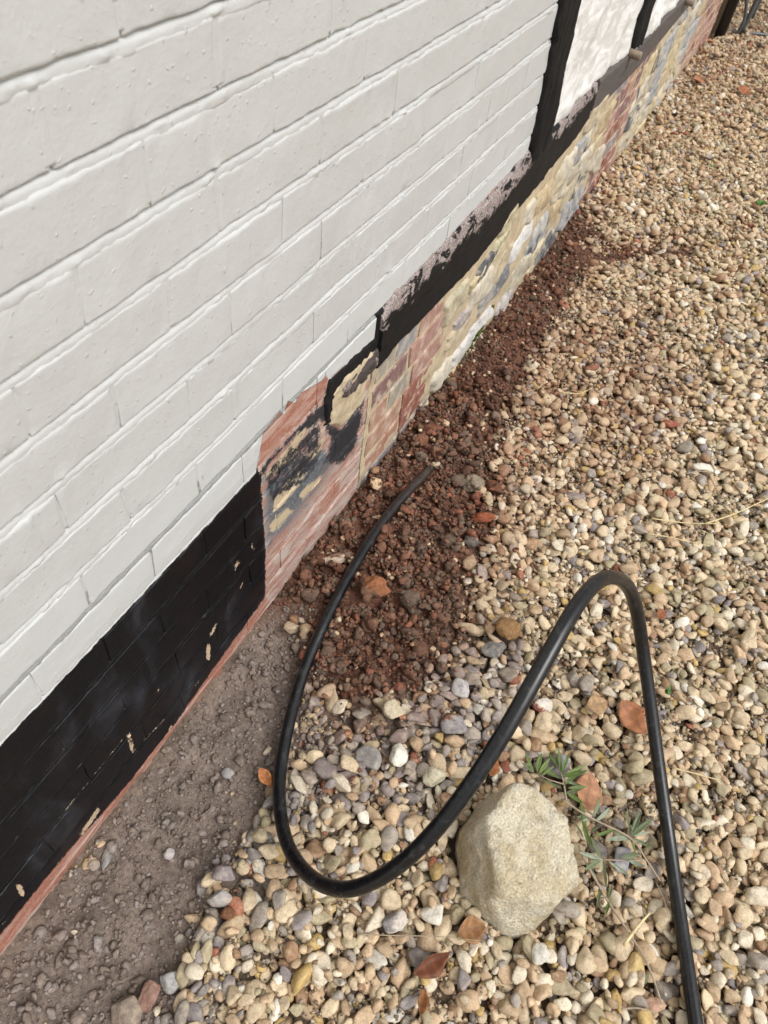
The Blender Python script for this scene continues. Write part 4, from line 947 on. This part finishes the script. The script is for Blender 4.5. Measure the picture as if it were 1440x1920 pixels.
weed(1333, 311, 3, 8, 330, 'tiny green speck of a seedling on the far gravel')
# moss and grass tufts at the foot of the plinth
def moss(px0, py0, px1, py1, n, label, seed):
    r = np.random.default_rng(seed); VV = []; FF = []; o_ = 0
    for q in range(n):
        t = r.random(); y, z = wall(px0+(px1-px0)*t, py0+(py1-py0)*t, .02); s = r.uniform(.004, .010)
        D, F = ICO[1]; V = D*(1+.35*fbm(D, 2.5, 2, q)[:, None])*s*np.array([.6, 1, 1]) + np.array([float(bulge(y))+.003+r.normal(0, .002), y+r.normal(0, .012), z+r.normal(0, .009)]); VV.append(V); FF.append(F+o_); o_ += len(V)
    obj('moss', mesh('moss', np.concatenate(VV), np.concatenate(FF), True, None, MMO), label=label, cat='moss', kind='stuff')
moss(925, 582, 905, 625, 26, 'green moss patch on the lowest white stone of the plinth', 1)
moss(900, 628, 862, 690, 20, 'moss streak along the foot of the plinth left of the white stone', 2)
moss(1070, 395, 1050, 435, 18, 'moss and grass tuft at the foot of the far stone plinth', 3)

def rebase(e, loc):
    e.location = loc
    for c_ in e.children: c_.location = c_.location - Vector(loc)
rebase(tw, tuple(above(1060, 1505, .06))); rebase(t2, tuple(above(1086, 1585, .06))); rebase(t3, tuple(above(1062, 1500, .07)))
# ------------------------------------------------------------------ metal garden chair at the far end
ch = empty('garden_chair', (0, 0, 0), label='grey metal garden chair with curved legs at the far end of the wall', cat='chair')
def G(px, py, h): return above(px, py, h)
def rod(P, r, name): 
    q = crom(P, 8); V, F = tube_pts(q, r, 8); obj(name, mesh_q(name, V, F, True, None, MME), ch)
f0 = G(1391, 60, .03); f1 = G(1374, 60, .03); 
dx = np.array([0.0, 0.42, 0])
rod([f0, f0+np.array([.012, .02, .25]), f0+np.array([.03, .04, .45])], .016, 'leg')
rod([f1+np.array([-.0, 0, 0]), f1+np.array([.035, 0, .015]), f1+np.array([.035, .0, .10]), f1+np.array([-.02, .0, .26]), f1+np.array([-.04, 0, .45])], .011, 'leg')
rod([f0, G(1415, 63, .03), G(1460, 68, .03)], .011, 'rail')
f2 = G(1500, 74, .03); rod([f2, f2+np.array([-.02, .02, .25]), f2+np.array([-.05, .05, .45])], .016, 'leg')
rod([f0+dx, f0+dx+np.array([.01, 0, .25]), f0+dx+np.array([.03, 0, .45])], .016, 'leg')
sc_ = (f0+f2)/2 + np.array([0, .2, 0])
an = np.linspace(0, 2*np.pi, 25)
rod([np.array([sc_[0]+.22*math.cos(a), sc_[1]+.22*math.sin(a), .46]) for a in an], .012, 'seat_frame')
for i in range(5):
    o_ = -.16+.08*i; w_ = math.sqrt(max(.22**2-o_**2, 0)); rod([np.array([sc_[0]+o_, sc_[1]-w_, .46]), np.array([sc_[0]+o_, sc_[1], .46]), np.array([sc_[0]+o_, sc_[1]+w_, .46])], .009, 'slat')
rebase(ch, (float(f0[0]), float(f0[1]), 0.0))
